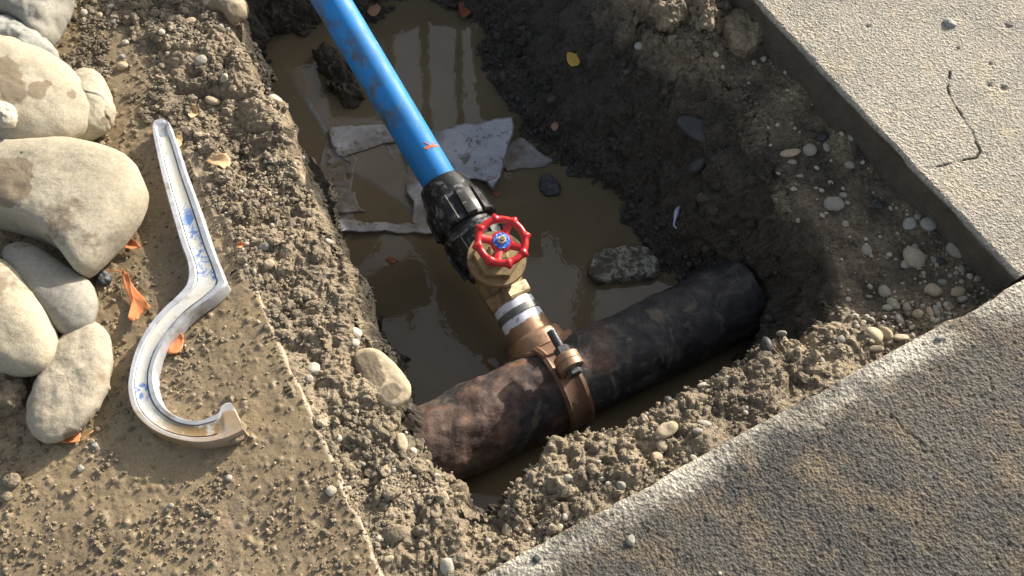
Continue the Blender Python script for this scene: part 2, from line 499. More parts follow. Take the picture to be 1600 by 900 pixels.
gx, gy = np.meshgrid(np.arange(X0, X1, ST), np.arange(Y0, Y1, ST), indexing='ij')
n0, n1_ = gx.shape
x, y = gx.ravel(), gy.ravel()
pz = np.stack([x, y, np.zeros_like(x)], 1)
wob = fbm(pz, 0.09, 4, 71) * 0.010
top = up(f_top, x, y); dr = up(d_rim, x, y) + wob; dw = up(d_wat, x, y) + wob * 0.7
t = np.clip(dw / np.maximum(dw + dr, 1e-4), 0, 1)
right_side = sstep(0.03, 0.12, dr + dw)
prof = t * 0.35 + 0.65 * sstep(0.0, 1.0, t)
prof = np.where(right_side > 0, prof * right_side + t * (1 - right_side), t)
z = np.where(dr <= 0, top, np.where(dw <= 0, ZW + np.maximum(dw * 0.9, -0.12), ZW + (top - ZW) * prof))
z -= sstep(-0.03, 0.012, dr) * (dr <= 0.02) * 0.006          # worn lip
sl, sp_, sk = s_left(x, y), s_pale(x, y), s_dark(x, y)
edge_d = np.minimum(np.minimum(np.abs(sl), np.abs(sp_)), np.abs(sk))
# earth runs on under the slabs
z = np.where(sl < -0.018, np.minimum(z, -0.03), np.where((sl < 0.05) & (dr < 0.0), np.maximum(z, 0.0025 - 0.0075 * sstep(330, 460, proj(pz)[1]) - 0.35 * np.maximum(sl, 0) + 0.003 * vnoise(pz, 0.05, 77)), z))
V = np.stack([x, y, z], 1)
G = V.reshape(n0, n1_, 3)
def normals(G):
    du = np.gradient(G, axis=0); dv = np.gradient(G, axis=1)
    n = np.cross(du, dv); return n / np.maximum(np.linalg.norm(n, axis=2, keepdims=True), 1e-9)
NRM = normals(G).reshape(-1, 3)
under = (sl < -0.02) | ((sp_ > 0.012) & (sk < 0.012)) | (sk > 0.02) | ((sp_ > .012))
act = ~under & (dw > -0.05)
q = V[act]
ledge = sstep(-0.06, -0.085, top[act]) * (dr[act] <= 0.015) * sstep(0.0, 0.02, -sk[act])
wall = (dr[act] > 0.01)
amp = np.where(wall, 1.15, 1.0) * (1 - 0.62 * ledge)
near_edge = sstep(0.0, 0.03, edge_d[act])
q2 = q + 0.006 * np.stack([vnoise(q, .03, 1), vnoise(q, .03, 2), vnoise(q, .03, 3)], 1)
disp = vnoise(q2, 0.10, 51) * 0.012 * np.where(wall, 1.3, 0.7)
disp += (np.abs(vnoise(q2, 0.055, 52)) - 0.3) * 0.021
disp += (np.abs(vnoise(q2, 0.024, 53)) - 0.3) * 0.010
disp += (np.abs(vnoise(q2, 0.0115, 54)) - 0.3) * 0.0062
disp += vnoise(q2, 0.0055, 55) * 0.0034
disp *= amp * (0.45 + 0.55 * near_edge) * sstep(-0.05, -0.005, dw[act])
D = np.zeros(len(V)); D[act] = disp
V = V + NRM * D[:, None]
NRM2 = normals(V.reshape(n0, n1_, 3)).reshape(-1, 3)
idx = np.arange(n0 * n1_).reshape(n0, n1_)
F = np.stack([idx[:-1, :-1], idx[1:, :-1], idx[1:, 1:], idx[:-1, 1:]], -1).reshape(-1, 4)
keepv = ~((sl < -0.03) | (sp_ > 0.03) | (sk > 0.04))
F = F[keepv[F].all(1)]
used = np.zeros(len(V), bool); used[F.ravel()] = True
remap = np.cumsum(used) - 1
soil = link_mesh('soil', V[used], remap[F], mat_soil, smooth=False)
fz = NRM2[used][remap[F]].mean(1)[:, 2]
soil.data.polygons.foreach_set('use_smooth', np.abs(fz) < 0.42)
tag(soil, 'dug brown earth of the trench with rough crumbly banks', kind='structure')
SV, SN = V[used], NRM2[used]
S_dr, S_dw, S_sl, S_sp, S_sk, S_top = dr[used], dw[used], sl[used], sp_[used], sk[used], top[used]
SPX, SPY, SPD = proj(SV)

def on_soil(px, py):
    """point and normal of the earth's surface seen at this spot"""
    d = np.hypot(SPX - px, SPY - py)
    c = np.where(d < 4.0)[0]
    if len(c) == 0: c = np.array([np.argmin(d)])
    k = c[np.argmin(SPD[c])]
    near_ = c[SPD[c] < SPD[k] + 0.012]
    k = near_[np.argmin(d[near_])]
    n = SN[k] + np.array([0, 0, .6]); n /= np.linalg.norm(n)
    return SV[k], n

# the wide ground the paving lies on, with an opening where the trench is modelled
gz, Lg = -0.075, 400.0
gv = [(X0, Y0, gz), (X1 - ST, Y0, gz), (X1 - ST, Y1 - ST, gz), (X0, Y1 - ST, gz), (-Lg, -Lg, gz), (Lg, -Lg, gz), (Lg, Lg, gz), (-Lg, Lg, gz)]
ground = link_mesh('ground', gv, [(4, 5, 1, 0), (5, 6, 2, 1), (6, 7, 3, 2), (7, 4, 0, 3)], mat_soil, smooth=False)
tag(ground, 'bare earth around the paving', kind='structure')

# ---- muddy water
k = M('muddy_water', Roughness=0.0, IOR=1.5)
k.set(k.b, 'Specular IOR Level', 0.5)
k.col(k.ramp(k.noise(5, 4, 0.6, 0.6), (0.35, (0.120, 0.094, 0.056)), (0.7, (0.150, 0.118, 0.074))))
k.bump(k.noise(26, 3, 0.55), 0.035, 0.006)
mat_water = k.m
wx0, wx1, wy0, wy1 = -0.75, 0.75, 0.3, 2.0
water = link_mesh('water', [(wx0, wy0, ZW), (wx1, wy0, ZW), (wx1, wy1, ZW), (wx0, wy1, ZW)], [(0, 1, 2, 3)], mat_water, smooth=False)
tag(water, 'still brown muddy water at the bottom of the trench', kind='structure')
# ================================================================== PIPES AND FITTINGS
def frame(d):
    d = Vector(d).normalized()
    a = Vector((0, 0, 1)) if abs(d.z) < 0.9 else Vector((1, 0, 0))
    u = d.cross(a).normalized()
    return d, u, u.cross(d).normalized()

def lathe(profile, origin, d, segs=48, u=None, mod=None, cap=True):
    """profile [(distance along d, radius)] turned about the axis"""
    d = Vector(d).normalized()
    if u is None: _, u, w = frame(d)
    else: u = Vector(u).normalized(); w = d.cross(u).normalized()
    V = []; F = []
    for i, (s, r) in enumerate(profile):
        for j in range(segs):
            a = 2 * math.pi * j / segs
            rr = r * (mod(a, s) if mod else 1.0)
            V.append(origin + d * s + (u * math.cos(a) + w * math.sin(a)) * rr)
    n = len(profile)
    for i in range(n - 1):
        for j in range(segs):
            j2 = (j + 1) % segs
            F.append((i * segs + j, i * segs + j2, (i + 1) * segs + j2, (i + 1) * segs + j))
    if cap:
        F.append(tuple(reversed(range(segs)))); F.append(tuple((n - 1) * segs + j for j in range(segs)))
    return V, F

def join(*vf):
    V, F = [], []
    for v, f in vf:
        b = len(V); V += list(v); F += [tuple(i + b for i in t) for t in f]
    return V, F

def part(parent, name, vf, mat, smooth=True, label=None, sharp=None, kind=None):
    V, F = vf
    root = parent
    while root.parent: root = root.parent
    o = link_mesh(name, local(root, [tuple(v) for v in V]), F, mat, parent, smooth)
    if smooth: o.data.set_sharp_from_angle(angle=R(sharp or 38))
    if label: o['label'] = label
    if kind: o['kind'] = kind
    return o

def tube(pts, r, segs=12, closed=False):
    pts = [Vector(p) for p in pts]; n = len(pts); V = []; F = []
    prev = None
    for i, p in enumerate(pts):
        t = (pts[(i + 1) % n] - pts[i - 1]) if closed else (pts[min(i + 1, n - 1)] - pts[max(i - 1, 0)])
        t.normalize()
        if prev is None: _, u, w = frame(t)
        else: u = (prev - t * prev.dot(t)).normalized(); w = t.cross(u)
        prev = u
        rr = r[i] if isinstance(r, (list, tuple)) else r
        for j in range(segs):
            a = 2 * math.pi * j / segs
            V.append(p + (u * math.cos(a) + w * math.sin(a)) * rr)
    for i in range(n if closed else n - 1):
        for j in range(segs):
            j2 = (j + 1) % segs; i2 = (i + 1) % n
            F.append((i * segs + j, i * segs + j2, i2 * segs + j2, i2 * segs + j))
    if not closed:
        F.append(tuple(reversed(range(segs)))); F.append(tuple((n - 1) * segs + j for j in range(segs)))
    return V, F

def box_on(c, ax, half):
    """box with its own axes: centre, three unit axes, half sizes"""
    V = []
    for sx in (-1, 1):
        for sy in (-1, 1):
            for sz in (-1, 1):
                V.append(c + ax[0] * half[0] * sx + ax[1] * half[1] * sy + ax[2] * half[2] * sz)
    return V, [(0, 1, 3, 2), (4, 6, 7, 5), (0, 4, 5, 1), (2, 3, 7, 6), (0, 2, 6, 4), (1, 5, 7, 3)]

# ---- materials
k = M('blue_plastic', Roughness=0.4)
c = k.ramp(k.noise(9, 5, 0.6), (0.3, (0.012, 0.185, 0.50)), (0.7, (0.02, 0.23, 0.60)))
mud = k.math('MULTIPLY', k.ramp(k.noise(13, 6, 0.65), (0.5, 0.0), (0.62, 1.0)), k.rng(k.attr('muddy'), 0.25, 0.8, 0.12, 1.0))
c = k.mix(mud, c, (0.10, 0.085, 0.062))
c = k.mix(k.ramp(k.noise(60, 5, 0.6), (0.58, 0.0), (0.72, 0.5)), c, (0.17, 0.24, 0.30))
c = k.mix(k.ramp(k.noise(150, 3, 0.6), (0.74, 0.0), (0.77, 0.85)), c, (0.045, 0.04, 0.035))
k.col(c); k.rough(k.rng(k.noise(30, 4), 0.3, 0.7, 0.42, 0.66)); k.bump(k.noise(160, 4), 0.12, 0.001)
mat_blue = k.m
mat_orange = M('orange_paint', Roughness=0.7, Base_Color=(0.46, 0.135, 0.06)).m
k = M('black_plastic', Roughness=0.38)
c = k.mix(k.ramp(k.noise(42, 6, 0.74, 0.8), (0.52, 0.0), (0.64, 0.85)), (0.010, 0.0105, 0.012), (0.19, 0.185, 0.175))
c = k.mix(k.ramp(k.noise(16, 5, 0.6), (0.55, 0.0), (0.7, 0.5)), c, (0.06, 0.05, 0.04))
k.col(c); k.rough(k.rng(k.noise(50, 4), 0.3, 0.7, 0.28, 0.6)); k.bump(k.noise(200, 4), 0.15, 0.001)
mat_black = k.m
def metal(name, a, b, dirt, dscale=26, met=0.75, dlo=0.52, dhi=0.66, rl=0.38, rh=0.62):
    k = M(name, Metallic=met)
    c = k.ramp(k.noise(18, 5, 0.6), (0.3, a), (0.7, b))
    df = k.ramp(k.noise(dscale, 6, 0.7), (dlo, 0.0), (dhi, 0.85))
    k.col(k.mix(df, c, dirt)); k.rough(k.rng(k.noise(60, 4), 0.3, 0.7, rl, rh))
    k.set(k.b, 'Metallic', k.math('MULTIPLY', k.math('SUBTRACT', 1.0, df), met))
    k.bump(k.noise(240, 4, 0.6), 0.22, 0.001)
    return k.m
mat_brass = metal('dull_brass', (0.28, 0.20, 0.10), (0.37, 0.27, 0.14), (0.085, 0.063, 0.04), 30, 0.3, 0.48, 0.64)
mat_gunmetal = metal('copper_gunmetal', (0.31, 0.19, 0.12), (0.39, 0.245, 0.155), (0.12, 0.08, 0.055), 34, 0.45, 0.54, 0.70)
mat_strap = metal('brown_strap', (0.16, 0.095, 0.065), (0.22, 0.13, 0.085), (0.055, 0.04, 0.032), 22, 0.4)
mat_grey_ring = metal('grey_ring', (0.13, 0.135, 0.125), (0.18, 0.18, 0.165), (0.07, 0.065, 0.055), 50, 0.3)
mat_steel = metal('dark_steel', (0.12, 0.12, 0.125), (0.2, 0.2, 0.205), (0.035, 0.03, 0.028), 60, 0.8)
mat_nutmetal = metal('bright_nut', (0.6, 0.56, 0.47), (0.7, 0.66, 0.56), (0.3, 0.24, 0.15), 90, 0.8)
k = M('red_paint', Roughness=0.3)
c = k.ramp(k.noise(40, 4), (0.3, (0.42, 0.014, 0.018)), (0.7, (0.52, 0.024, 0.024)))
c = k.mix(k.ramp(k.noise(120, 5, 0.7), (0.62, 0.0), (0.72, 0.6)), c, (0.28, 0.10, 0.075))
k.col(c); k.rough(k.rng(k.noise(70, 3), 0.3, 0.7, 0.22, 0.45)); k.set(k.b, 'Coat Weight', 0.25); k.bump(k.noise(90, 3), 0.12, 0.001)
mat_red = k.m
k = M('blue_label', Roughness=0.4)
k.col(k.mix(k.ramp(k.noise(260, 3, 0.6), (0.54, 0.0), (0.6, 0.9)), (0.02, 0.12, 0.50), (0.42, 0.55, 0.78)))
mat_disc = k.m
k = M('white_tape', Roughness=0.6)
k.col(k.mix(k.ramp(k.noise(70, 5, 0.7), (0.58, 0.0), (0.68, 0.8)), (0.74, 0.76, 0.84), (0.20, 0.165, 0.13))); k.bump(k.noise(200, 4), 0.4, 0.001)
mat_tape = k.m
k = M('rusty_iron', Roughness=0.7)
rust = k.attr('along')
tar = k.ramp(k.noise(22, 6, 0.65), (0.35, (0.016, 0.016, 0.0185)), (0.56, (0.040, 0.039, 0.041)), (0.72, (0.11, 0.10, 0.088)))
ru = k.ramp(k.noise(26, 7, 0.7, 0.4), (0.32, (0.030, 0.020, 0.018)), (0.46, (0.085, 0.054, 0.043)), (0.58, (0.15, 0.098, 0.075)), (0.70, (0.27, 0.11, 0.038)))
f = k.math('ADD', rust, k.rng(k.noise(9, 5, 0.6), 0.3, 0.7, -0.4, 0.4))
c = k.mix(k.rng(f, 0.18, 0.5, 1, 0), tar, ru)
c = k.mix(k.ramp(k.noise(17, 5, 0.6, 1.2), (0.56, 0.0), (0.64, 0.75)), c, (0.115, 0.10, 0.08))
c = k.mix(k.ramp(k.noise(210, 3, 0.6), (0.72, 0.0), (0.76, 0.8)), c, (0.26, 0.24, 0.20))
k.col(c); k.rough(k.rng(k.noise(45, 5), 0.3, 0.7, 0.42, 0.85))
b = k.bump(k.noise(260, 5, 0.7), 0.55, 0.0015); k.bump(k.noise(34, 4, 0.55), 0.6, 0.006, b)
mat_iron = k.m

# ---- iron main
PIPE_Z, PIPE_R = -0.318, 0.0775
pa, pb = P(665, 704, PIPE_Z), P(1115, 486, PIPE_Z)
pd = (pb - pa).normalized()
p_start = pa - pd * 0.30; p_len = (pb - pa).length + 0.30 + 0.07
iron = thing('iron_pipe', 'thick rusty black iron main crossing the flooded trench', 'pipe', tuple(pa))
_, pu, pw = frame(pd)
NS, NA = 260, 120
sv = np.linspace(0, p_len, NS); av = np.linspace(0, 2 * np.pi, NA, endpoint=False)
gs, ga = np.meshgrid(sv, av, indexing='ij')
ctr = np.array(p_start)[None] + gs.ravel()[:, None] * np.array(pd)[None]
rad = np.cos(ga.ravel())[:, None] * np.array(pu)[None] + np.sin(ga.ravel())[:, None] * np.array(pw)[None]
q = ctr + rad * PIPE_R
dd = fbm(q, 0.05, 4, 61) * 0.0022 + np.maximum(0, vnoise(q, 0.03, 66) - 0.25) * 0.005 + (np.abs(vnoise(q, 0.012, 68))) * 0.0012
VV = q + rad * dd[:, None]
ii = np.arange(NS * NA).reshape(NS, NA); jj = np.roll(ii, -1, axis=1)
FF = np.stack([ii[:-1], jj[:-1], jj[1:], ii[1:]], -1).reshape(-1, 4)
cc = len(VV)
o = link_mesh('barrel', local(iron, VV), FF, mat_iron, iron)
attr(o, 'along', np.clip((gs.ravel() - 0.30) / (p_len - 0.37), 0, 1))
endv, endf = lathe([(0, 0.0772), (0.001, 0.0772)], p_start + pd * p_len, pd, 64)
o = part(iron, 'pipe_end', (endv, endf), mat_iron); attr(o, 'along', [1] * len(endv))

# ---- branch axis from the iron main to the blue pipe
A0 = P(876, 602, PIPE_Z); B0 = P(690, 288, -0.225)
bd = (B0 - A0).normalized()
BL = (B0 - A0).length
def axis_at(px):                    # distance along the branch from the blue pipe's end, from picture length
    lo, hi = 0, BL
    for _ in range(40):
        m = (lo + hi) / 2
        X, Y, _d = proj(np.array([B0 - bd * m]))
        if math.hypot(X[0] - 690, Y[0] - 288) < px: lo = m
        else: hi = m
    return lo
def rr(px, s):                      # half width in the picture -> radius there
    _, _, d = proj(np.array([B0 - bd * s])); return px * d[0] / FPX
def prof(*pr): return [(axis_at(s), rr(r, axis_at(s))) for s, r in pr]
dn = -bd
up_s = Vector((0, -bd.z, bd.y)); up_s = up_s if up_s.z > 0 else -up_s; up_s = (up_s - bd * up_s.dot(bd)).normalized()
side_s = bd.cross(up_s).normalized()
side_s = side_s if side_s.x > 0 else -side_s
up_s = (up_s * math.cos(R(8)) + side_s * math.sin(R(8))).normalized()
side_s = bd.cross(up_s).normalized()

# ---- blue pipe
_, _, d_b = proj(np.array([B0])); blue_r = 28.3 * d_b[0] / FPX
top_pt = None
best = 1e9
for zt in np.arange(-0.2, 0.15, 0.0025):          # level pipe width: keeps the same distance from the lens plane
    q_ = P(517, 0, zt); dq = proj(np.array([q_]))[2][0]
    if abs(dq - d_b[0] * 0.985) < best: best = abs(dq - d_b[0] * 0.985); top_pt = q_
far = top_pt + (top_pt - B0).normalized() * 0.30
gl = Vector((far.x - 0.25, far.y + 0.40, 0.055)); gl2 = Vector((far.x - 0.75, far.y + 1.2, 0.04))
start = B0 + (B0 - top_pt).normalized() * 0.03
path = smooth_poly([start - (B0 - start) * 0, B0 + (top_pt - B0) * 0.25, B0 + (top_pt - B0) * 0.6, top_pt, far, gl, gl2], 10, closed=False)
blue = thing('water_pipe', 'bright blue plastic water pipe with an orange paint mark', 'pipe', tuple(B0))
o = part(blue, 'pipe_wall', tube(path, blue_r, 48), mat_blue)
n = len(o.data.vertices); co = np.empty(n * 3, np.float32); o.data.vertices.foreach_get('co', co); co = co.reshape(-1, 3) + np.array(B0)
pc = np.repeat(np.array([tuple(p) for p in path]), 48, 0)
attr(o, 'muddy', np.clip(0.5 - ((co - pc) @ np.array([0.86, 0.45, 0.25])) / (2 * blue_r), 0, 1))
# orange cross: strokes lying on the pipe's skin
bdir = (top_pt - B0).normalized()
mk_c = None
def skin(px, py, lift=0.0006):
    """point of the pipe's surface seen at this spot"""
    o_ = Vector((0, 0, CAM_H)); r_ = (P(px, py, -0.2) - o_).normalized()
    a = r_ - bdir * r_.dot(bdir); w_ = (o_ - B0); b = w_ - bdir * w_.dot(bdir)
    A_, B_, C_ = a.dot(a), 2 * a.dot(b), b.dot(b) - (blue_r + lift) ** 2
    disc = max(0, B_ * B_ - 4 * A_ * C_); t_ = (-B_ - math.sqrt(disc)) / (2 * A_)
    return o_ + r_ * t_
def stroke(pts, w):
    V = []; F = []
    for i, (px, py) in enumerate(pts):
        a = pts[max(i - 1, 0)]; b = pts[min(i + 1, len(pts) - 1)]
        dx, dy = b[0] - a[0], b[1] - a[1]; L = math.hypot(dx, dy)
        ww = w * (0.75 + 0.3 * random.random()); nx, ny = -dy / L * ww, dx / L * ww
        V += [skin(px + nx, py + ny), skin(px, py, 0.0010), skin(px - nx, py - ny)]
    for i in range(len(pts) - 1):
        F += [(3 * i, 3 * i + 1, 3 * i + 4, 3 * i + 3), (3 * i + 1, 3 * i + 2, 3 * i + 5, 3 * i + 4)]
    return V, F
part(blue, 'paint_mark', join(stroke([(663, 232), (668, 229.5), (674, 228.5), (680, 228), (685, 227.5)], 2.0),
                              stroke([(663, 222), (668, 225), (673, 228), (677, 230)], 1.3), stroke([(667, 233.5), (672, 229.5), (677, 225), (679, 221)], 1.2)), mat_orange, label='orange spray mark')

# ---- black compression fitting
fit = thing('pipe_coupling', 'black ribbed plastic compression coupling on the end of the blue pipe', 'coupling', tuple(B0))
nut = part(fit, 'nut', lathe(prof((-6, 29.5), (-6, 34.5), (-3, 36.5), (6, 38.5), (20, 41.5), (32, 44), (36, 46), (74, 48), (79, 47), (80, 44)), B0, dn, 72, up_s), mat_black)
for j in range(10):
    a = 2 * math.pi * (j + 0.3) / 10
    rd = side_s * math.cos(a) + up_s * math.sin(a); tg = side_s * -math.sin(a) + up_s * math.cos(a)
    s0, s1 = axis_at(33), axis_at(79); r0 = rr(45.5, s0); r1 = rr(48, s1); wdt = rr(9.5, s0)
    V = []
    for s_, r_, w_ in ((s0, r0, wdt * 0.8), (s0 + 0.008, r0 + 0.0042, wdt * 0.8), (s1 - 0.004, r1 + 0.0050, wdt), (s1, r1 - 0.0005, wdt)):
        p_ = B0 + dn * s_
        V += [p_ + rd * (r_ - 0.004) - tg * w_, p_ + rd * r_ - tg * w_ * 0.86, p_ + rd * (r_ + 0.0012), p_ + rd * r_ + tg * w_ * 0.86, p_ + rd * (r_ - 0.004) + tg * w_]
    F = [(5 * i + m, 5 * i + m + 1, 5 * i + m + 6, 5 * i + m + 5) for i in range(3) for m in range(4)] + [(4, 3, 2, 1, 0), (15, 16, 17, 18, 19)]
    part(fit, 'rib', (V, F), mat_black, sharp=25)
part(fit, 'neck', lathe(prof((79, 42), (88, 42), (88, 46), (92, 48.5), (100, 48.5)), B0, dn, 64, up_s), mat_black)
part(fit, 'body', lathe(prof((99, 45), (101, 48.5), (112, 47.5), (132, 44), (148, 41), (156, 38.5), (157, 33)), B0, dn, 64, up_s), mat_black)
for j in range(6):
    a = 2 * math.pi * (j + 0.1) / 6
    rd = side_s * math.cos(a) + up_s * math.sin(a); tg = side_s * -math.sin(a) + up_s * math.cos(a)
    s0, s1 = axis_at(102), axis_at(150)
    mid = B0 + dn * ((s0 + s1) / 2) + rd * rr(44.5, s0)
    tilt = (dn * 1.0 - rd * 0.135).normalized()
    part(fit, 'rib', box_on(mid, (tilt, tg, rd), ((s1 - s0) / 2, 0.0035, 0.006)), mat_black, smooth=False)

# ---- gate valve
valve = thing('gate_valve', 'brass gate valve with a red spoked handwheel', 'valve', tuple(B0))
HEXU = (up_s * 0.94 + side_s * 0.34).normalized()
def hexmod(a, s):
    a = (a + math.pi / 6) % (math.pi / 3) - math.pi / 6
    return 1.0 / math.cos(a) * 0.93
part(valve, 'body', lathe(prof((150, 30), (160, 33), (170, 36), (182, 37), (196, 34.5), (200, 33)), B0, dn, 48, up_s), mat_brass)
part(valve, 'hex_end', lathe(prof((196, 35), (198, 37.5), (214, 37.5), (218, 35.5), (219, 31)), B0, dn, 60, HEXU, hexmod), mat_brass, sharp=22)
vc = P(781, 436, -0.275)
# the stem stands on the branch axis
s_v = axis_at(158); vc = B0 + dn * s_v
bonnet_r = rr(45, s_v)
def px_of(p):
    X, Y, _ = proj(np.array([tuple(p)])); return X[0], Y[0]
part(valve, 'bonnet_neck', lathe([(0.0, bonnet_r * .70), (0.030, bonnet_r * .72), (0.046, bonnet_r * .82), (0.054, bonnet_r * .94)], vc, up_s, 48), mat_brass)
part(valve, 'flange', lathe([(0.053, bonnet_r * .90), (0.055, bonnet_r * 0.985), (0.057, bonnet_r), (0.066, bonnet_r), (0.068, bonnet_r * .98)], vc, up_s, 64), mat_brass)
part(valve, 'hex_bonnet', lathe([(0.067, bonnet_r * .77), (0.080, bonnet_r * .77), (0.083, bonnet_r * .73)], vc, up_s, 60, side_s, hexmod), mat_brass, sharp=22)
part(valve, 'gland', lathe([(0.082, bonnet_r * .40), (0.098, bonnet_r * .38), (0.100, bonnet_r * .30)], vc, up_s, 6), mat_brass, smooth=False)
part(valve, 'stem', lathe([(0.098, 0.0065), (0.142, 0.0065)], vc, up_s, 20), mat_brass)
WZ = 0.118
best = None
for wz in np.arange(0.08, 0.24, 0.002):
    X, Y = px_of(vc + up_s * wz)
    if best is None or abs(Y - 376) < best[0]: best = (abs(Y - 376), wz, X)
print('wheel height', best, 'bonnet px', px_of(vc + up_s * 0.066), 'branch slope', math.degrees(math.asin(bd.z)), 'angle main/branch', math.degrees(math.acos(bd.dot(pd))), 'len', BL)
WZ = min(max(best[1], 0.112), 0.15)
wc = vc + up_s * WZ
shift = Vector((0, 0, 0))
wu = (Vector((1, 0, 0)) - up_s * up_s.x).normalized(); ww_ = up_s.cross(wu)
_, _, dwh = proj(np.array([tuple(wc)])); ppm = FPX / dwh[0]
RW = 36.8 / ppm; rt = 6.2 / ppm
wheel_pts = []; wheel_r = []
NB = 8
V = []; F = []
SEG, TS = 128, 16
for i in range(SEG):
    a = 2 * math.pi * i / SEG
    k8 = ((a - 0.28) * NB / (2 * math.pi)) % 1.0; k8 = min(k8, 1 - k8) * 2 * math.pi / NB * RW
    lob = math.exp(-(k8 * ppm / 3.6) ** 2)
    rad_ = wu * math.cos(a) + ww_ * math.sin(a)
    for j in range(TS):
        b = 2 * math.pi * j / TS
        out_ = math.cos(b); hgt = math.sin(b)
        ro = RW + out_ * rt * (0.9 if out_ < 0 else 1.0 + 0.85 * lob) - 0.0
        V.append(wc + rad_ * ro + up_s * (hgt * rt * (0.92 + 0.30 * lob)))
for i in range(SEG):
    for j in range(TS):
        i2, j2 = (i + 1) % SEG, (j + 1) % TS
        F.append((i * TS + j, i2 * TS + j, i2 * TS + j2, i * TS + j2))
wheel = part(valve, 'handwheel', (V, F), mat_red, label='red cast handwheel with eight knobs', sharp=80)
hub_c = wc - up_s * 0.004
part(wheel, 'hub', lathe([(-0.008, 15 / ppm), (-0.006, 17.5 / ppm), (0.003, 17.5 / ppm), (0.0045, 16 / ppm)], hub_c, up_s, 40), mat_red)
for a in (math.radians(68), math.radians(-17), math.radians(-102), math.radians(173)):
    rd = wu * math.cos(a) + ww_ * math.sin(a); tg = up_s.cross(rd)
    V = []
    for r_, w_, h_, lift in ((12 / ppm, 7.2 / ppm, 0.0040, -0.0045), (20 / ppm, 6.0 / ppm, 0.0042, -0.003), (27 / ppm, 5.6 / ppm, 0.0042, -0.0015), (36 / ppm, 7.0 / ppm, 0.0042, 0.0)):
        c_ = wc + rd * r_ + up_s * lift
        V += [c_ - tg * w_ - up_s * h_, c_ - tg * w_ + up_s * h_ * .5, c_ - tg * w_ * .6 + up_s * h_, c_ + tg * w_ * .6 + up_s * h_, c_ + tg * w_ + up_s * h_ * .5, c_ + tg * w_ - up_s * h_]
    F = [(6 * i + m, 6 * i + (m + 1) % 6, 6 * i + 6 + (m + 1) % 6, 6 * i + 6 + m) for i in range(3) for m in range(6)] + [(5, 4, 3, 2, 1, 0), tuple(range(18, 24))]
    part(wheel, 'spoke', (V, F), mat_red, sharp=50)
part(wheel, 'name_disc', lathe([(0.004, 13.5 / ppm), (0.0062, 13.5 / ppm), (0.0067, 13 / ppm)], hub_c, up_s, 40), mat_disc, label='blue printed metal disc')
part(wheel, 'nut', lathe([(0.006, 7.3 / ppm), (0.0125, 7.3 / ppm), (0.0135, 6.5 / ppm)], hub_c, up_s, 6), mat_nutmetal, smooth=False)
part(wheel, 'stem_tip', lathe([(0.012, 4 / ppm), (0.0165, 4 / ppm), (0.0175, 3.2 / ppm)], hub_c, up_s, 20), mat_brass)

# ---- tapped saddle clamp: neck, tape, ring, flange, strap, bolt
sad = thing('saddle_clamp', 'copper coloured branch saddle strapped around the iron main', 'pipe clamp', tuple(A0))
part(sad, 'nipple', lathe(prof((214, 29), (262, 30)), B0, dn, 40, up_s), mat_grey_ring)
def ragged(s0, s1, r, seed, side):
    V = []; F = []; n = 90
    for i in range(n):
        a = 2 * math.pi * i / n
        u_ = side_s * math.cos(a) + up_s * math.sin(a)
        j = np.array([[math.cos(a) * 2, math.sin(a) * 2, seed]])
        w = float(fbm(j, 0.55, 3, seed)[0]) * 3.0
        e0 = axis_at(s0 + (w if side < 0 else 0)); e1 = axis_at(s1 + (w if side > 0 else 0))
        for s_, r_ in ((e0, r - 1.2), (e0 + .0004, r), (e1 - .0004, r + .3), (e1, r - .8)):
            V.append(B0 + dn * s_ + u_ * rr(r_, s_))
    for i in range(n):
        i2 = (i + 1) % n
        F += [(4 * i + m, 4 * i + m + 1, 4 * i2 + m + 1, 4 * i2 + m) for m in range(3)]
    return V, F
part(sad, 'thread_tape', ragged(218, 232, 33.2, 3, 1), mat_tape, label='white sealing tape above the grey ring')
part(sad, 'lock_ring', lathe(prof((230.5, 33), (231.5, 35.8), (242, 36.2), (243.5, 33)), B0, dn, 48, up_s), mat_grey_ring)
part(sad, 'thread_tape', ragged(242, 256, 34.4, 9, 1), mat_tape, label='ragged white sealing tape below the grey ring')
part(sad, 'neck', lathe(prof((248, 33), (252, 34), (276, 36), (284, 38), (292, 40)), B0, dn, 56, up_s), mat_gunmetal)
# saddle plate hugging the main: a curved sheet, round in outline
def wrap(s_al, ang, r):             # point on a cylinder about the main: along pd, angle from the branch direction
    perp = (bd - pd * bd.dot(pd)).normalized(); oth = pd.cross(perp)
    return A0 + pd * s_al + (perp * math.cos(ang) + oth * math.sin(ang)) * r
sgn_up = 1 if (pd.cross((bd - pd * bd.dot(pd)).normalized())).z > 0 else -1
V = []; F = []; NR, NT = 8, 56
fr = 0.066
for lay, rad_ in ((0, 0.0795), (1, 0.0880)):
    for i in range(NR + 1):
        for j in range(NT):
            a = 2 * math.pi * j / NT; ro = fr * i / NR
            rl = rad_ if not (lay and i == NR) else rad_ - 0.0012
            V.append(wrap(math.cos(a) * ro, math.sin(a) * ro * 0.94 / 0.084, rl))
off = (NR + 1) * NT
for i in range(NR):
    for j in range(NT):
        j2 = (j + 1) % NT
        F.append((i * NT + j, i * NT + j2, (i + 1) * NT + j2, (i + 1) * NT + j)); q_ = off
        F.append((q_ + (i + 1) * NT + j, q_ + (i + 1) * NT + j2, q_ + i * NT + j2, q_ + i * NT + j))
for j in range(NT):
    j2 = (j + 1) % NT
    F.append((NR * NT + j, NR * NT + j2, off + NR * NT + j2, off + NR * NT + j))
part(sad, 'saddle_flange', (V, F), mat_gunmetal, sharp=50)
part(sad, 'flange_step', lathe(prof((276, 36), (280, 44), (283, 45.5), (290, 46.5), (304, 47)), B0, dn, 64, up_s), mat_gunmetal)
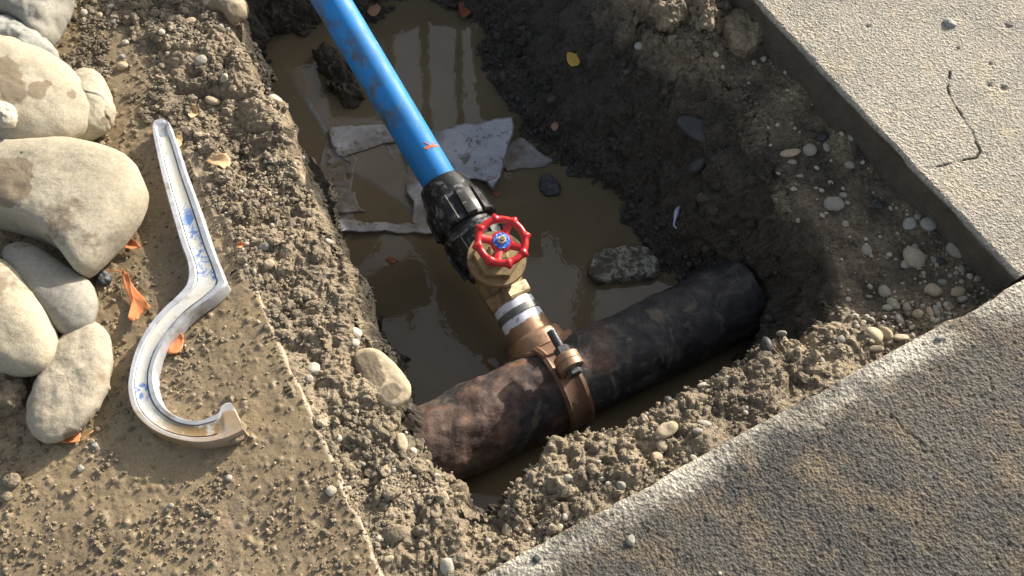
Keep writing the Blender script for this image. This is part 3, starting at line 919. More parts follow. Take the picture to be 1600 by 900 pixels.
# strap: from the flange over the viewer's side of the main and beneath it
def strap(a0, a1, w0, w1, r0, r1, n=40, ridge=0.0, s_off=0.0):
    V = []; F = []
    for i in range(n + 1):
        t_ = i / n; a = sgn_up * (a0 + (a1 - a0) * t_); w_ = w0 + (w1 - w0) * t_
        for s_, r_ in ((-w_, r0), (-w_, r1), (-w_ * .72, r1 + ridge), (-w_ * .55, r1 - ridge * .2), (w_ * .55, r1 - ridge * .2), (w_ * .72, r1 + ridge), (w_, r1), (w_, r0)):
            V.append(wrap(s_off + s_, a, r_))
    m = 8
    for i in range(n):
        for j in range(m):
            j2 = (j + 1) % m
            F.append((i * m + j, i * m + j2, (i + 1) * m + j2, (i + 1) * m + j))
    F += [tuple(reversed(range(m))), tuple(n * m + j for j in range(m))]
    return V, F
part(sad, 'strap', strap(0.98, 4.2, 0.0245, 0.0245, 0.0785, 0.0850, 70, 0.0022), mat_strap, label='brown metal strap around the main')
part(sad, 'strap_arm', strap(0.42, 1.0, 0.031, 0.0215, 0.0800, 0.0905, 14, 0.003), mat_gunmetal)
# bolt lug standing off the strap, stud and nut
lug_a = sgn_up * 1.45
perp_l = (wrap(0, lug_a, 1.0) - wrap(0, lug_a, 0.0)).normalized(); tan_l = pd.cross(perp_l).normalized()
tan_l = tan_l if tan_l.dot(bd) > 0 else -tan_l
lug_c = wrap(0.004, lug_a, 0.118)
part(sad, 'bolt_lug', lathe([(-0.0145, 0.0205), (-0.0125, 0.0232), (-0.001, 0.0232), (0.0, 0.0222), (0.001, 0.0232), (0.0125, 0.0232), (0.0145, 0.021)], lug_c, tan_l, 40), mat_gunmetal)
part(sad, 'lug_web', box_on(lug_c - perp_l * 0.016, (tan_l, pd, perp_l), (0.013, 0.017, 0.016)), mat_gunmetal, smooth=False)
part(sad, 'nut', lathe([(0.0147, 0.0145), (0.0285, 0.0145), (0.030, 0.0135)], lug_c, tan_l, 6), mat_steel, smooth=False)
th = [(0.029, 0.0085)]
for i in range(12): th += [(0.0295 + i * 0.0028, 0.0085), (0.0305 + i * 0.0028, 0.0072), (0.0316 + i * 0.0028, 0.0085)]
part(sad, 'stud', lathe(th + [(0.0655, 0.0078)], lug_c, tan_l, 20), mat_steel)
part(sad, 'bolt_head', lathe([(-0.0265, 0.0125), (-0.025, 0.014), (-0.0147, 0.014)], lug_c, tan_l, 6), mat_steel, smooth=False)
# ================================================================== STONES, SPANNER
def stone_material(name, a, b, mud, mudamt, speck=1.0, fine=0.3, rough=0.82):
    k = M(name)
    oc = k.t.nodes.new('ShaderNodeVectorMath'); oc.operation = 'ADD'
    k.t.links.new(k.co, oc.inputs[0])
    sc = k.t.nodes.new('ShaderNodeVectorMath'); sc.operation = 'SCALE'; sc.inputs[0].default_value = (7, 13, 5)
    k.t.links.new(k.objrand(), sc.inputs['Scale']); k.t.links.new(sc.outputs[0], oc.inputs[1])
    k.co = oc.outputs[0]
    c = k.ramp(k.noise(11, 6, 0.6, 0.3), (0.3, a), (0.7, b))
    c = k.mix(1.0, c, k.ramp(k.noise(170, 4, 0.7), (0.3, 0.8), (0.7, 1.15)), 'MULTIPLY')
    c = k.mix(k.ramp(k.noise(55, 4, 0.6), (0.70, 0.0), (0.76, 0.5)), c, tuple(v * 0.45 for v in a))
    c = k.mix(k.ramp(k.noise(8, 6, 0.62, 0.2), (mudamt, 0.0), (mudamt + 0.05, 0.9)), c, mud)
    mp_ = k.math('ADD', k.attr('mudpatch'), k.rng(k.noise(45, 5, 0.65), 0.3, 0.7, -0.22, 0.22))
    c = k.mix(k.math('MULTIPLY', k.rng(mp_, 0.38, 0.52), 0.92), c, k.mix(k.noise(120, 4, 0.7), (0.15, 0.115, 0.075), (0.25, 0.195, 0.13)))
    k.col(c); k.rough(rough)
    b_ = k.bump(k.noise(420, 5, 0.7), fine, 0.0012); k.bump(k.noise(60, 5, 0.6), fine, 0.003, b_)
    return k.m
MUD = (0.20, 0.155, 0.105)
mat_cream = stone_material('cream_stone', (0.345, 0.30, 0.215), (0.43, 0.38, 0.285), MUD, 0.60, fine=0.5)
mat_grey = stone_material('grey_stone', (0.24, 0.225, 0.19), (0.33, 0.305, 0.25), MUD, 0.62, fine=0.5)
mat_bluegrey = stone_material('blue_grey_stone', (0.25, 0.25, 0.23), (0.34, 0.33, 0.285), MUD, 0.7, fine=0.22)
mat_dusty = stone_material('dusty_stone', (0.34, 0.295, 0.22), (0.42, 0.365, 0.275), (0.28, 0.225, 0.155), 0.56, fine=0.6, rough=0.95)
mat_tan = stone_material('tan_stone', (0.36, 0.285, 0.185), (0.45, 0.365, 0.25), MUD, 0.6, fine=0.4)
mat_pale = stone_material('pale_pebble', (0.40, 0.365, 0.29), (0.49, 0.45, 0.36), MUD, 0.55, fine=0.3)
mat_dark = stone_material('dark_pebble', (0.035, 0.036, 0.04), (0.07, 0.07, 0.072), (0.09, 0.075, 0.055), 0.64, fine=0.3, rough=0.5)
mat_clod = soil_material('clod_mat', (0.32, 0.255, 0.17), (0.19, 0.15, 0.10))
k = M('lichen_stone', Roughness=0.9)
f = k.ramp(k.noise(80, 6, 0.75, 0.4), (0.44, 0.0), (0.56, 1.0)); f2 = k.ramp(k.noise(22, 3), (0.36, 0.0), (0.5, 1.0))
k.col(k.mix(k.math('MULTIPLY', f, f2), (0.07, 0.06, 0.043), (0.27, 0.275, 0.225))); k.bump(k.noise(75, 5, 0.72, 0.4), 0.7, 0.004)
mat_lichen = k.m
k = M('slate', Roughness=0.55)
c = k.ramp(k.noise(20, 5), (0.3, (0.032, 0.032, 0.033)), (0.7, (0.062, 0.06, 0.058)))
k.col(k.mix(k.ramp(k.noise(15, 3, 0.5, 0.0, stretch=(1, 9, 1)), (0.68, 0), (0.72, 0.5)), c, (0.16, 0.15, 0.13))); k.bump(k.noise(120, 5), 0.3, 0.002)
mat_slate = k.m

def stone_mesh(outline, z_mid, h_up, h_dn, pn=2.4, lump=0.05, fine=0.004, rings=40, segs=120, seed=0, tilt=None, creases=0.0):
    """rounded body with this outline (world x, y) at level z_mid"""
    o = np.array(smooth_poly(outline, 8))
    c = o.mean(0)
    d = np.r_[0, np.cumsum(np.hypot(*np.diff(np.vstack([o, o[:1]]), axis=0).T))]
    tt = np.linspace(0, d[-1], segs, endpoint=False)
    oc = np.vstack([o, o[:1]])
    ox = np.interp(tt, d, oc[:, 0]) - c[0]; oy = np.interp(tt, d, oc[:, 1]) - c[1]
    size = math.sqrt(abs(np.sum(ox * np.roll(oy, -1) - oy * np.roll(ox, -1))) / 2)
    fc = np.fft.fft(ox + 1j * oy); c0 = fc[0] / segs; fc[0] = 0; ox = ox - c0.real; oy = oy - c0.imag; c = c + np.array([c0.real, c0.imag]); fk = np.rint(np.fft.fftfreq(segs) * segs).astype(int)
    V = []
    nr_ = max(6, int(rings * .62)); e0 = math.asin(0.92 ** (pn / 2))
    th = [math.asin(max(1e-6, (0.92 * (i_ + 1) / nr_)) ** (pn / 2)) for i_ in range(nr_)]
    th += list(np.linspace(e0, math.pi / 2, max(4, rings // 3) + 1)[1:])
    th += [math.pi - t_ for t_ in (1.35, 1.1, .8, .5)]
    def prof_(t):
        s, c_ = math.sin(t), math.cos(t)
        return s ** (2 / pn), math.copysign(abs(c_) ** (2 / pn), c_)
    V.append((0, 0, h_up))
    for t in th:
        rho, zz = prof_(t)
        hz = zz * (h_up if zz > 0 else h_dn)
        zc = np.fft.ifft(fc * np.where(np.abs(fk) <= 28, rho ** np.abs(fk).astype(float), 0))
        for j in range(segs): V.append((zc[j].real, zc[j].imag, hz))
    V.append((0, 0, -h_dn))
    V = np.array(V)
    n = V / np.array([size * .6, size * .6, max(h_up, 1e-4)]) ** 2; n /= np.maximum(np.linalg.norm(n, axis=1, keepdims=True), 1e-9)
    q = V + np.array([c[0], c[1], 0]) * 1.0 + seed * 1.37
    dsp = fbm(q, size * 0.75, 3, seed) * lump * size + fbm(q, 0.02, 4, seed + 5) * fine
    if creases: dsp -= creases * sstep(0.12, 0.0, np.abs(vnoise(q, size * .4, seed + 9)))
    V = V + n * dsp[:, None]
    if tilt:
        V[:, 2] += V[:, 0] * tilt[0] + V[:, 1] * tilt[1]
    F = []
    m = len(th)
    for j in range(segs):
        j2 = (j + 1) % segs
        F.append((0, 1 + j, 1 + j2))
        F.append((1 + (m - 1) * segs + j, len(V) - 1, 1 + (m - 1) * segs + j2))
    for i in range(m - 1):
        for j in range(segs):
            j2 = (j + 1) % segs
            F.append((1 + i * segs + j, 1 + (i + 1) * segs + j, 1 + (i + 1) * segs + j2, 1 + i * segs + j2))
    return V, F, Vector((c[0], c[1], z_mid))

def stone(name, px_outline, z_mid, h_up, h_dn, mat, label, cat='stone', group=None, **kw):
    V, F, c = stone_mesh([P2(a, b, z_mid) for a, b in px_outline], z_mid, h_up, h_dn, **kw)
    o = link_mesh(name, V, F, mat); o.location = c
    return tag(o, label, cat, group)

BG = 'river boulders piled on the muddy slab'
def boulder(*a, **k_): return stone('boulder', *a, cat='boulder', group=BG, **k_)
boulder([(-60, -50), (60, -50), (110, -22), (100, 20), (74, 64), (58, 66), (36, 46), (0, 36), (-60, 40)], 0.045, 0.055, 0.05, mat_grey, 'broad flat grey boulder in the top left corner', pn=3.2, seed=1, lump=.02)
boulder([(-40, 42), (10, 36), (42, 40), (64, 58), (84, 76), (92, 98), (70, 118), (0, 120), (-50, 95)], 0.04, 0.045, 0.045, mat_bluegrey, 'bluish grey boulder wedged behind the largest cream boulder', pn=2.4, seed=2, lump=.03)
boulder([(-100, 80), (-20, 66), (20, 68), (60, 76), (104, 100), (134, 130), (146, 158), (142, 186), (118, 212), (66, 233), (0, 240), (-80, 238), (-130, 160)], 0.055, 0.06, 0.06, mat_cream, 'large smooth cream boulder with mud and a small stone on its left side', pn=2.15, seed=3, lump=.02, fine=.0015)
boulder([(120, 120), (140, 116), (158, 121), (168, 132), (172, 152), (180, 172), (168, 196), (146, 212), (118, 212), (106, 165)], 0.035, 0.04, 0.035, mat_cream, 'small creased cream boulder tucked against the end of the largest one', pn=2.3, seed=4, lump=.03, creases=.004, fine=.002)
boulder([(-110, 250), (-20, 236), (50, 232), (108, 226), (162, 236), (204, 252), (222, 276), (225, 308), (206, 346), (170, 388), (136, 424), (116, 420), (84, 380), (20, 346), (-60, 332)], 0.055, 0.048, 0.058, mat_cream, 'large angular cream boulder with a flat top and a smear of mud', pn=3.3, seed=5, lump=.010, fine=.0012)
boulder([(6, 392), (30, 381), (58, 388), (104, 416), (142, 442), (152, 476), (142, 508), (114, 522), (84, 514), (48, 470), (14, 430)], 0.028, 0.034, 0.03, mat_grey, 'smooth grey boulder below the angular one, pear shaped', pn=2.2, seed=6, lump=.02, fine=.001)
boulder([(-70, 415), (-10, 404), (22, 420), (56, 458), (82, 504), (90, 542), (74, 576), (36, 586), (-20, 578), (-80, 560)], 0.04, 0.045, 0.045, mat_cream, 'cream boulder cut off by the left edge below the angular one', pn=2.3, seed=7, lump=.02, fine=.0012)
boulder([(122, 508), (148, 507), (168, 526), (176, 566), (166, 612), (142, 652), (104, 684), (68, 690), (47, 672), (43, 640), (58, 606), (84, 552), (104, 520)], 0.019, 0.023, 0.021, mat_dusty, 'rough dusty oval boulder lowest of the pile beside the hook spanner', pn=2.5, seed=8, lump=.02, fine=.0018)
st = stone('cobble', [(-14, 166), (2, 160), (18, 166), (26, 178), (22, 190), (6, 197), (-12, 192)], 0.115, 0.02, 0.02, mat_pale, 'small pale stone perched on the largest cream boulder', pn=2.1, seed=9, lump=.03)
stone('mud_clod', [(-30, 582), (18, 577), (36, 592), (32, 618), (14, 642), (-30, 652)], 0.012, 0.022, 0.02, mat_clod, 'dark clod of muddy earth at the left edge beneath the cream boulder', cat='clod', pn=2.6, seed=10, lump=.10, fine=.012)
stone('cobble', [(150, 425), (160, 421), (170, 426), (172, 437), (162, 444), (150, 441)], 0.006, 0.008, 0.008, mat_dark, 'wet black cobble peeping out under the tip of the angular boulder', pn=2.2, seed=11)
stone('cobble', [(85, 35), (93, 20), (98, 22), (97, 36), (88, 42)], 0.008, 0.012, 0.010, mat_tan, 'tan cobble half hidden beside the flat grey boulder', pn=2.2, seed=12)
# rim and trench stones
stone('cobble', [(318, 4), (340, -16), (372, -12), (385, 4), (386, 18), (376, 31), (360, 37), (346, 24), (326, 18)], 0.004, 0.026, 0.026, mat_tan, 'muddy tan cobble jutting over the trench at the top of the left bank', pn=2.5, seed=13, lump=.03, fine=.002)
stone('cobble', [(556, 553), (580, 545), (604, 558), (626, 580), (641, 604), (637, 625), (612, 638), (590, 630), (570, 604), (556, 575)], -0.036, 0.014, 0.026, mat_tan, 'flat whitish cobble sticking out of the left bank above the iron main', pn=2.5, seed=14, lump=.02, fine=.0015)
stone('cobble', [(416, 158), (430, 152), (442, 160), (448, 176), (444, 190), (432, 190), (420, 178)], -0.030, 0.018, 0.02, mat_pale, 'egg shaped pale cobble set in the left bank near the top', pn=2.2, seed=15, fine=.0012)
stone('rock', [(1124, 45), (1140, 26), (1168, 20), (1192, 34), (1202, 54), (1190, 72), (1168, 84), (1150, 84), (1136, 68)], -0.068, 0.028, 0.03, mat_clod, 'broad lumpy rock lying on the earth by the top of the pale slab', cat='rock', pn=3.0, seed=16, lump=.08, fine=.006)
stone('mud_clod', [(1083, -10), (1104, -6), (1116, 12), (1114, 34), (1104, 50), (1090, 46), (1084, 24)], -0.040, 0.026, 0.03, mat_clod, 'sunlit knobbly clod of earth at the top edge, right of its neighbour', cat='clod', pn=2.6, seed=17, lump=.10, fine=.016)
stone('mud_clod', [(1030, 8), (1050, 0), (1066, 8), (1072, 24), (1060, 40), (1036, 38), (1024, 24)], -0.050, 0.026, 0.03, mat_clod, 'clod of earth with one sunlit rim at the top edge, left of its neighbour', cat='clod', pn=2.6, seed=18, lump=.10, fine=.012)
stone('rock', [(918, 428), (924, 408), (946, 393), (984, 388), (1014, 396), (1029, 416), (1024, 434), (1000, 438), (960, 443), (930, 444)], ZW + .004, 0.022, 0.03, mat_lichen, 'half moon chunk of rock with pale flecks standing in the water', cat='rock', pn=4.5, seed=19, lump=.02, fine=.004)
stone('rock', [(842, 282), (855, 275), (868, 280), (876, 292), (872, 304), (858, 309), (845, 302)], ZW + .002, 0.014, 0.03, mat_dark, 'smooth dark rock poking out of the water below the plastic sheet', cat='rock', pn=2.2, seed=20)
stone('mud_clod', [(588, 640), (602, 634), (618, 640), (624, 656), (616, 674), (600, 676), (588, 660)], -0.045, 0.02, 0.04, mat_clod, 'clod of earth on the left bank where the rusty main enters it', cat='clod', pn=2.4, seed=24, lump=.12, fine=.010)
stone('mud_clod', [(494, 88), (508, 78), (522, 82), (534, 98), (552, 108), (561, 138), (556, 156), (538, 164), (522, 152), (512, 128), (500, 108)], ZW + .0, 0.026, 0.03, mat_clod, 'wet dark clod of earth in the water left of the blue pipe', cat='clod', pn=2.2, seed=21, lump=.14, fine=.020)

def wall_stone(px, py, w, h, ang, mat, label, thick=0.4, seed=0, pn=2.2, sink=0.25, name='pebble', cat='pebble', group=None, lump=0.04, segs=28, rings=12, on=None, outline=None):
    """stone lying on the surface seen at this spot; w, h are half sizes in picture pixels"""
    if on is None: p, n = on_soil(px, py)
    else: p, n = np.array(P(px, py, on)), np.array([0, 0, 1.0])
    s = proj(np.array([p]))[2][0] / FPX
    n = Vector(n); a = R(ang)
    ax = Vector((1, 0, 0)); ay = Vector((0, SP, CP))          # picture axes in the world
    e1 = ax * math.cos(a) - ay * math.sin(a); e1 = (e1 - n * e1.dot(n)).normalized(); e2 = n.cross(e1)
    vd = (Vector((0, 0, CAM_H)) - Vector(p)).normalized()
    f2 = max(0.45, abs(vd.dot(n)))
    W, Hh = w * s, h * s / (1 - 0.35 * (1 - f2))
    ol = []
    rg = random.Random(seed * 31 + int(px))
    for j in range(9):
        t_ = 2 * math.pi * j / 9; k_ = 1 + rg.uniform(-.10, .10)
        ol.append((math.cos(t_) * W * k_, math.sin(t_) * Hh * k_))
    hh = min(W, Hh) * thick * 1.35
    V, F, c = stone_mesh(ol, 0, hh, hh, pn=pn, lump=lump, fine=0.0006, rings=rings, segs=segs, seed=seed % 50 + 1)
    V[:, 0] += c[0]; V[:, 1] += c[1]
    mw = np.array([[e1.x, e2.x, n.x], [e1.y, e2.y, n.y], [e1.z, e2.z, n.z]])
    o = link_mesh(name, V @ mw.T, F, mat); o.location = Vector(p) + n * hh * (1 - 2 * sink)
    return tag(o, label, cat, group)

wall_stone(1088, 202, 34, 17, 35, mat_slate, 'flat dark slate stuck in the shaded wall of the trench', 0.4, 31, name='rock', cat='rock', sink=.3, pn=3)
wall_stone(1090, 262, 17, 12, 10, mat_slate, 'dark rounded stone in the shaded wall beneath the flat slate', 0.5, 32, name='rock', cat='rock')
wall_stone(1150, 425, 34, 8, 38, mat_slate, 'long thin stone edge in the wall above the end of the iron main', 0.6, 33, name='rock', cat='rock')
wall_stone(1183, 456, 14, 9, 15, mat_slate, 'flat stone in the wall just right of the end of the iron main', 0.5, 34, name='rock', cat='rock')
wall_stone(1221, 522, 6, 16, -18, mat_grey, 'upright pale stone in the corner of the trench right of the iron main', 0.6, 35, name='rock', cat='rock')
wall_stone(1200, 538, 9, 16, -5, mat_slate, 'dull stone left of the upright pale one in the trench corner', 0.6, 36, name='rock', cat='rock')
wall_stone(998, 73, 7, 6, 0, mat_bluegrey, 'small bluish stone in the dark wall near the top', 0.6, 37)

LB = 'pebbles in the left bank'; LS = 'pebbles on the muddy slab'; NB_ = 'pebbles in the near bank'; LE_ = 'pebbles on the shaded ledge'
soilp = [  # px, py, half w, half h, angle, material, label, group
 (315, 96, 11, 10, 0, mat_grey, 'round grey pebble half sunk in earth near the top of the left bank', LB),
 (469, 282, 8, 11, 20, mat_tan, 'oval tan pebble on the lip of the left bank', LB),
 (332, 160, 11, 6, 5, mat_tan, 'flat tan pebble in loose earth right of the spanner tip', LB),
 (353, 122, 8, 6, 20, mat_pale, 'pale pebble in a knot of stones near the top of the left bank', LB),
 (298, 34, 9, 6, 10, mat_tan, 'tan pebble at the very top of the left bank', LB),
 (252, 52, 5, 5, 0, mat_pale, 'bright white pebble in dark crumbs near the top of the left bank', LB),
 (345, 40, 5, 4, 0, mat_pale, 'tiny pale pebble beneath the jutting tan cobble', LB),
 (422, 414, 8, 8, 0, mat_tan, 'round buff pebble halfway down the left bank', LB),
 (412, 385, 10, 6, -15, mat_grey, 'flat grey pebble above the round buff one', LB),
 (490, 577, 12, 10, -10, mat_pale, 'plump pale pebble lower down the left bank', LB),
 (483, 593, 7, 6, 0, mat_grey, 'grey pebble touching the plump pale one', LB),
 (556, 521, 9, 8, 10, mat_pale, 'pale pebble above the flat whitish cobble', LB),
 (556, 536, 6, 7, 0, mat_pale, 'small pale pebble directly on the flat whitish cobble', LB),
 (515, 379, 8, 4, 30, mat_pale, 'thin pale pebble on the lip over the water', LB),
 (628, 693, 9, 15, -15, mat_tan, 'upright tan pebble against the rusty end of the iron main', LB),
 (643, 708, 8, 7, 0, mat_pale, 'pale pebble by the rusty end of the iron main', LB),
 (692, 773, 7, 17, -35, mat_tan, 'long tan pebble in the bank below the iron main', LB),
 (647, 794, 6, 9, -20, mat_pale, 'slim pale pebble in the lower left bank', LB),
 (617, 834, 20, 15, -10, mat_clod, 'large muddy lump by the crack along the muddy slab', LB),
 (700, 884, 12, 16, -15, mat_pale, 'plump pale pebble at the bottom edge', LB),
 (608, 874, 9, 5, -25, mat_tan, 'angular buff chip by the bottom of the muddy slab', LB),
 (1040, 673, 21, 12, -32, mat_tan, 'long tan pebble on the near bank', NB_),
 (1035, 697, 12, 9, 15, mat_tan, 'wedge shaped tan pebble below the long one on the near bank', NB_),
 (1027, 717, 10, 8, 10, mat_tan, 'lowest of the three tan pebbles on the near bank', NB_),
 (1098, 661, 13, 7, 20, mat_grey, 'half buried grey pebble right of the tan ones on the near bank', NB_),
 (1090, 675, 8, 5, 20, mat_grey, 'small grey pebble under the half buried one', NB_),
 (968, 758, 8, 7, 40, mat_grey, 'grey chip near the pale worn edge of the dark slab', NB_),
 (1098, 605, 10, 6, 10, mat_pale, 'pale pebble on the brink of the near bank', NB_),
 (888, 747, 6, 5, 0, mat_pale, 'small white pebble amid the near bank', NB_),
 (942, 747, 6, 4, 10, mat_pale, 'white sliver of pebble near the dark slab', NB_),
 (883, 808, 5, 7, 20, mat_pale, 'pale chip beside the dark slab', NB_),
 (825, 868, 6, 5, 0, mat_pale, 'pale pebble at the foot of the near bank beside a black one', NB_),
 (868, 606, 1, 1, 0, None, None, None),
 (1302, 321, 15, 12, 30, mat_grey, 'angular grey stone on the shaded ledge', LE_),
 (1319, 306, 6, 5, 0, mat_grey, 'small stone just above the angular grey one', LE_),
 (1322, 351, 5, 8, 10, mat_grey, 'narrow chip below the angular grey stone', LE_),
 (1352, 392, 8, 10, 10, mat_grey, 'blocky grey pebble in the middle of the shaded ledge', LE_),
 (1422, 351, 11, 11, 0, mat_bluegrey, 'left of a pair of round grey pebbles near the pale slab', LE_),
 (1449, 353, 14, 11, 0, mat_bluegrey, 'right and wider of a pair of round grey pebbles near the pale slab', LE_),
 (1433, 340, 6, 5, 30, mat_grey, 'small stone squeezed between the pair of round pebbles', LE_),
 (1497, 393, 20, 14, 15, mat_grey, 'largest flat grey pebble on the ledge near the slab corner', LE_),
 (1518, 415, 8, 5, 10, mat_grey, 'little flat pebble below the largest one', LE_),
 (1503, 421, 6, 6, 0, mat_grey, 'little round pebble below the largest one', LE_),
 (1428, 403, 15, 18, -25, mat_dusty, 'brown muddy stone half sunk in the ledge', LE_),
 (1413, 414, 7, 7, 0, mat_grey, 'round pebble touching the brown muddy stone', LE_),
 (1459, 407, 5, 7, -10, mat_grey, 'upright little pebble right of the brown muddy stone', LE_),
 (1528, 437, 6, 5, 0, mat_grey, 'lone chip close to the slab corner', LE_),
 (1493, 428, 4, 4, 0, mat_grey, None, LE_), (1486, 430, 4, 4, 0, mat_grey, None, LE_),
 (1472, 442, 7, 5, 15, mat_grey, 'pebble over a cluster of buff stones on the ledge', LE_),
 (1457, 453, 12, 10, 10, mat_tan, 'left buff stone of a cluster on the ledge', LE_),
 (1495, 457, 12, 9, -10, mat_tan, 'right buff stone of a cluster on the ledge', LE_),
 (1502, 468, 8, 5, -15, mat_grey, 'grey pebble under the right buff stone', LE_),
 (1383, 457, 9, 10, -15, mat_grey, 'upper of two egg shaped pebbles on the ledge', LE_),
 (1395, 477, 8, 12, -25, mat_grey, 'lower of two egg shaped pebbles on the ledge', LE_),
 (1387, 483, 8, 5, 20, mat_grey, 'flat chip beside the lower egg shaped pebble', LE_),
 (1481, 480, 7, 10, -5, mat_pale, 'pale upright pebble near the corner of the ledge', LE_),
 (1363, 527, 15, 13, 0, mat_tan, 'round sunlit buff pebble by the dark slab', LE_),
 (1387, 521, 9, 14, -30, mat_tan, 'oblong sunlit pebble leaning by the round buff one', LE_),
 (1408, 529, 13, 6, -8, mat_tan, 'flat sunlit pebble against the dark slab edge', LE_),
 (1365, 545, 16, 6, 5, mat_tan, 'flat stone below the round buff pebble', LE_),
 (1415, 480, 7, 8, 20, mat_grey, 'rough pebble in the grit of the ledge', LE_),
 (1404, 500, 6, 9, -20, mat_grey, 'slim pebble in the grit near the dark slab', LE_),
 (1315, 529, 8, 7, 0, mat_grey, 'pebble on the sunlit brink of the trench', LE_),
 (1462, 487, 6, 10, 0, mat_grey, 'upright grey stone between pale ones on the ledge', LE_),
 (1453, 488, 5, 9, 5, mat_tan, 'slim yellowish stone left of the upright grey one', LE_),
 (1357, 463, 6, 3, 10, mat_grey, 'thin chip alone on the lower ledge', LE_),
 (1227, 89, 8, 6, 10, mat_bluegrey, 'bluish pebble on the ledge beneath the pale slab near the top', LE_),
 (1234, 240, 16, 7, -8, mat_tan, 'finger shaped buff pebble on the brink of the ledge', LE_),
 (1265, 236, 10, 11, -30, mat_grey, 'wedge shaped grey pebble right of the finger shaped one', LE_),
 (1285, 216, 9, 9, 10, mat_slate, 'dull dark pebble above the wedge shaped one', LE_),
 (1291, 231, 5, 9, -15, mat_grey, 'pointed pebble below the dull dark one', LE_),
 (1323, 201, 6, 5, 0, mat_grey, 'small grey pebble near the pale slab, upper of two', LE_),
 (1330, 216, 6, 6, 0, mat_grey, 'small grey pebble near the pale slab, lower of two', LE_),
 (1336, 224, 5, 5, 0, mat_slate, None, LE_),
 (1328, 258, 8, 6, 10, mat_grey, 'flat grey pebble alone in the middle of the upper ledge', LE_),
 (1238, 253, 7, 4, 20, mat_grey, 'chip tucked under the finger shaped pebble', LE_),
 (1249, 277, 6, 4, 0, mat_grey, 'chip on the brink below the finger shaped pebble', LE_),
 (1398, 293, 6, 5, 0, mat_grey, 'pale speckled pebble close under the pale slab', LE_),
 (1430, 385, 5, 5, 0, mat_grey, None, LE_), (1446, 402, 4, 5, 0, mat_grey, None, LE_), (1470, 408, 8, 5, 20, mat_slate, None, LE_),
 (1247, 345, 4, 4, 0, mat_grey, None, LE_), (1290, 335, 4, 3, 0, mat_grey, None, LE_), (1361, 310, 6, 4, 0, mat_slate, None, LE_), (1372, 322, 8, 7, 0, mat_slate, None, LE_),
 (1410, 443, 4, 3, 0, mat_grey, None, LE_), (1433, 492, 8, 7, 0, mat_tan, None, LE_), (1470, 498, 5, 5, 0, mat_grey, None, LE_), (1425, 512, 6, 4, 0, mat_tan, None, LE_),
]
for i, (px, py, w, h, a, m_, lb, g) in enumerate(soilp):
    if m_ is None: continue
    wall_stone(px, py, w, h, a, m_, lb or 'very small dull chip of stone among the gravel of the shaded ledge', 0.45, 40 + i, group=g, sink=0.28, pn=2.6 if m_ is mat_tan else 2.2, lump=.07 if w < 9 else .05)
slabp = [
 (518, 768, 8, 9, 0, mat_pale, 'white egg shaped pebble alone on the muddy slab', LS), (477, 755, 4, 4, 0, mat_pale, 'tiny white pebble left of the white egg shaped one', LS),
 (133, 22, 6, 6, 0, mat_pale, 'pale pebble near the flat grey boulder', LS), (156, 26, 6, 5, 0, mat_tan, 'round buff pebble right of the pale one near the flat grey boulder', LS),
 (174, 12, 6, 4, -30, mat_pale, 'slanting pale pebble at the top edge', LS), (178, 35, 5, 5, 20, mat_grey, 'grey chip below the slanting pale pebble', LS),
 (197, 68, 6, 4, 15, mat_pale, 'flat pale pebble on crumbs above the cream boulders', LS), (192, 90, 4, 4, 0, mat_bluegrey, 'small blue pebble on crumbs above the cream boulders', LS),
 (192, 106, 9, 7, 10, mat_tan, 'muddy tan chip with a long shadow above the cream boulders', LS),
 (126, 733, 6, 6, 0, mat_grey, 'grey grit lump below the dusty oval boulder', LS), (149, 697, 5, 5, 0, mat_bluegrey, 'small dark pebble beside the dusty oval boulder', LS),
 (358, 748, 6, 6, 0, mat_grey, 'grey lump on the mud below the spanner hook', LS), (267, 791, 5, 4, 0, mat_grey, 'small lump on the mud well below the spanner', LS),
 (20, 752, 15, 11, 20, mat_clod, 'dark clod on the wet mud at the left edge', LS), (12, 777, 9, 8, 0, mat_clod, 'lower dark clod on the wet mud at the left edge', LS),
 (42, 242, 9, 8, 0, mat_clod, 'crumb of earth in the gap between the two largest boulders', LS),
]
for i, (px, py, w, h, a, m_, lb, g) in enumerate(slabp):
    wall_stone(px, py, w, h, a, m_, lb, 0.5, 140 + i, group=g, on=0.0 if py != 242 else 0.09, sink=.15, lump=.08)
for i, (px, py, w, h, a, m_, lb) in enumerate([(985, 845, 7, 9, 15, mat_grey, 'pale angular chip on the dark slab'), (838, 873, 6, 6, 0, mat_dark, 'black pebble at the lower corner of the dark slab'),
     (1468, 528, 6, 5, 0, mat_bluegrey, 'dark pebble on the dark slab near its edge'), (1483, 38, 10, 7, 35, mat_bluegrey, 'bluish stone set in the pale slab'), (1125, 896, 4, 3, 0, mat_pale, 'white pebble on the dark slab at the bottom edge')]):
    wall_stone(px, py, w, h, a, m_, lb, 0.4, 170 + i, on=0.0, sink=.2, lump=.10)

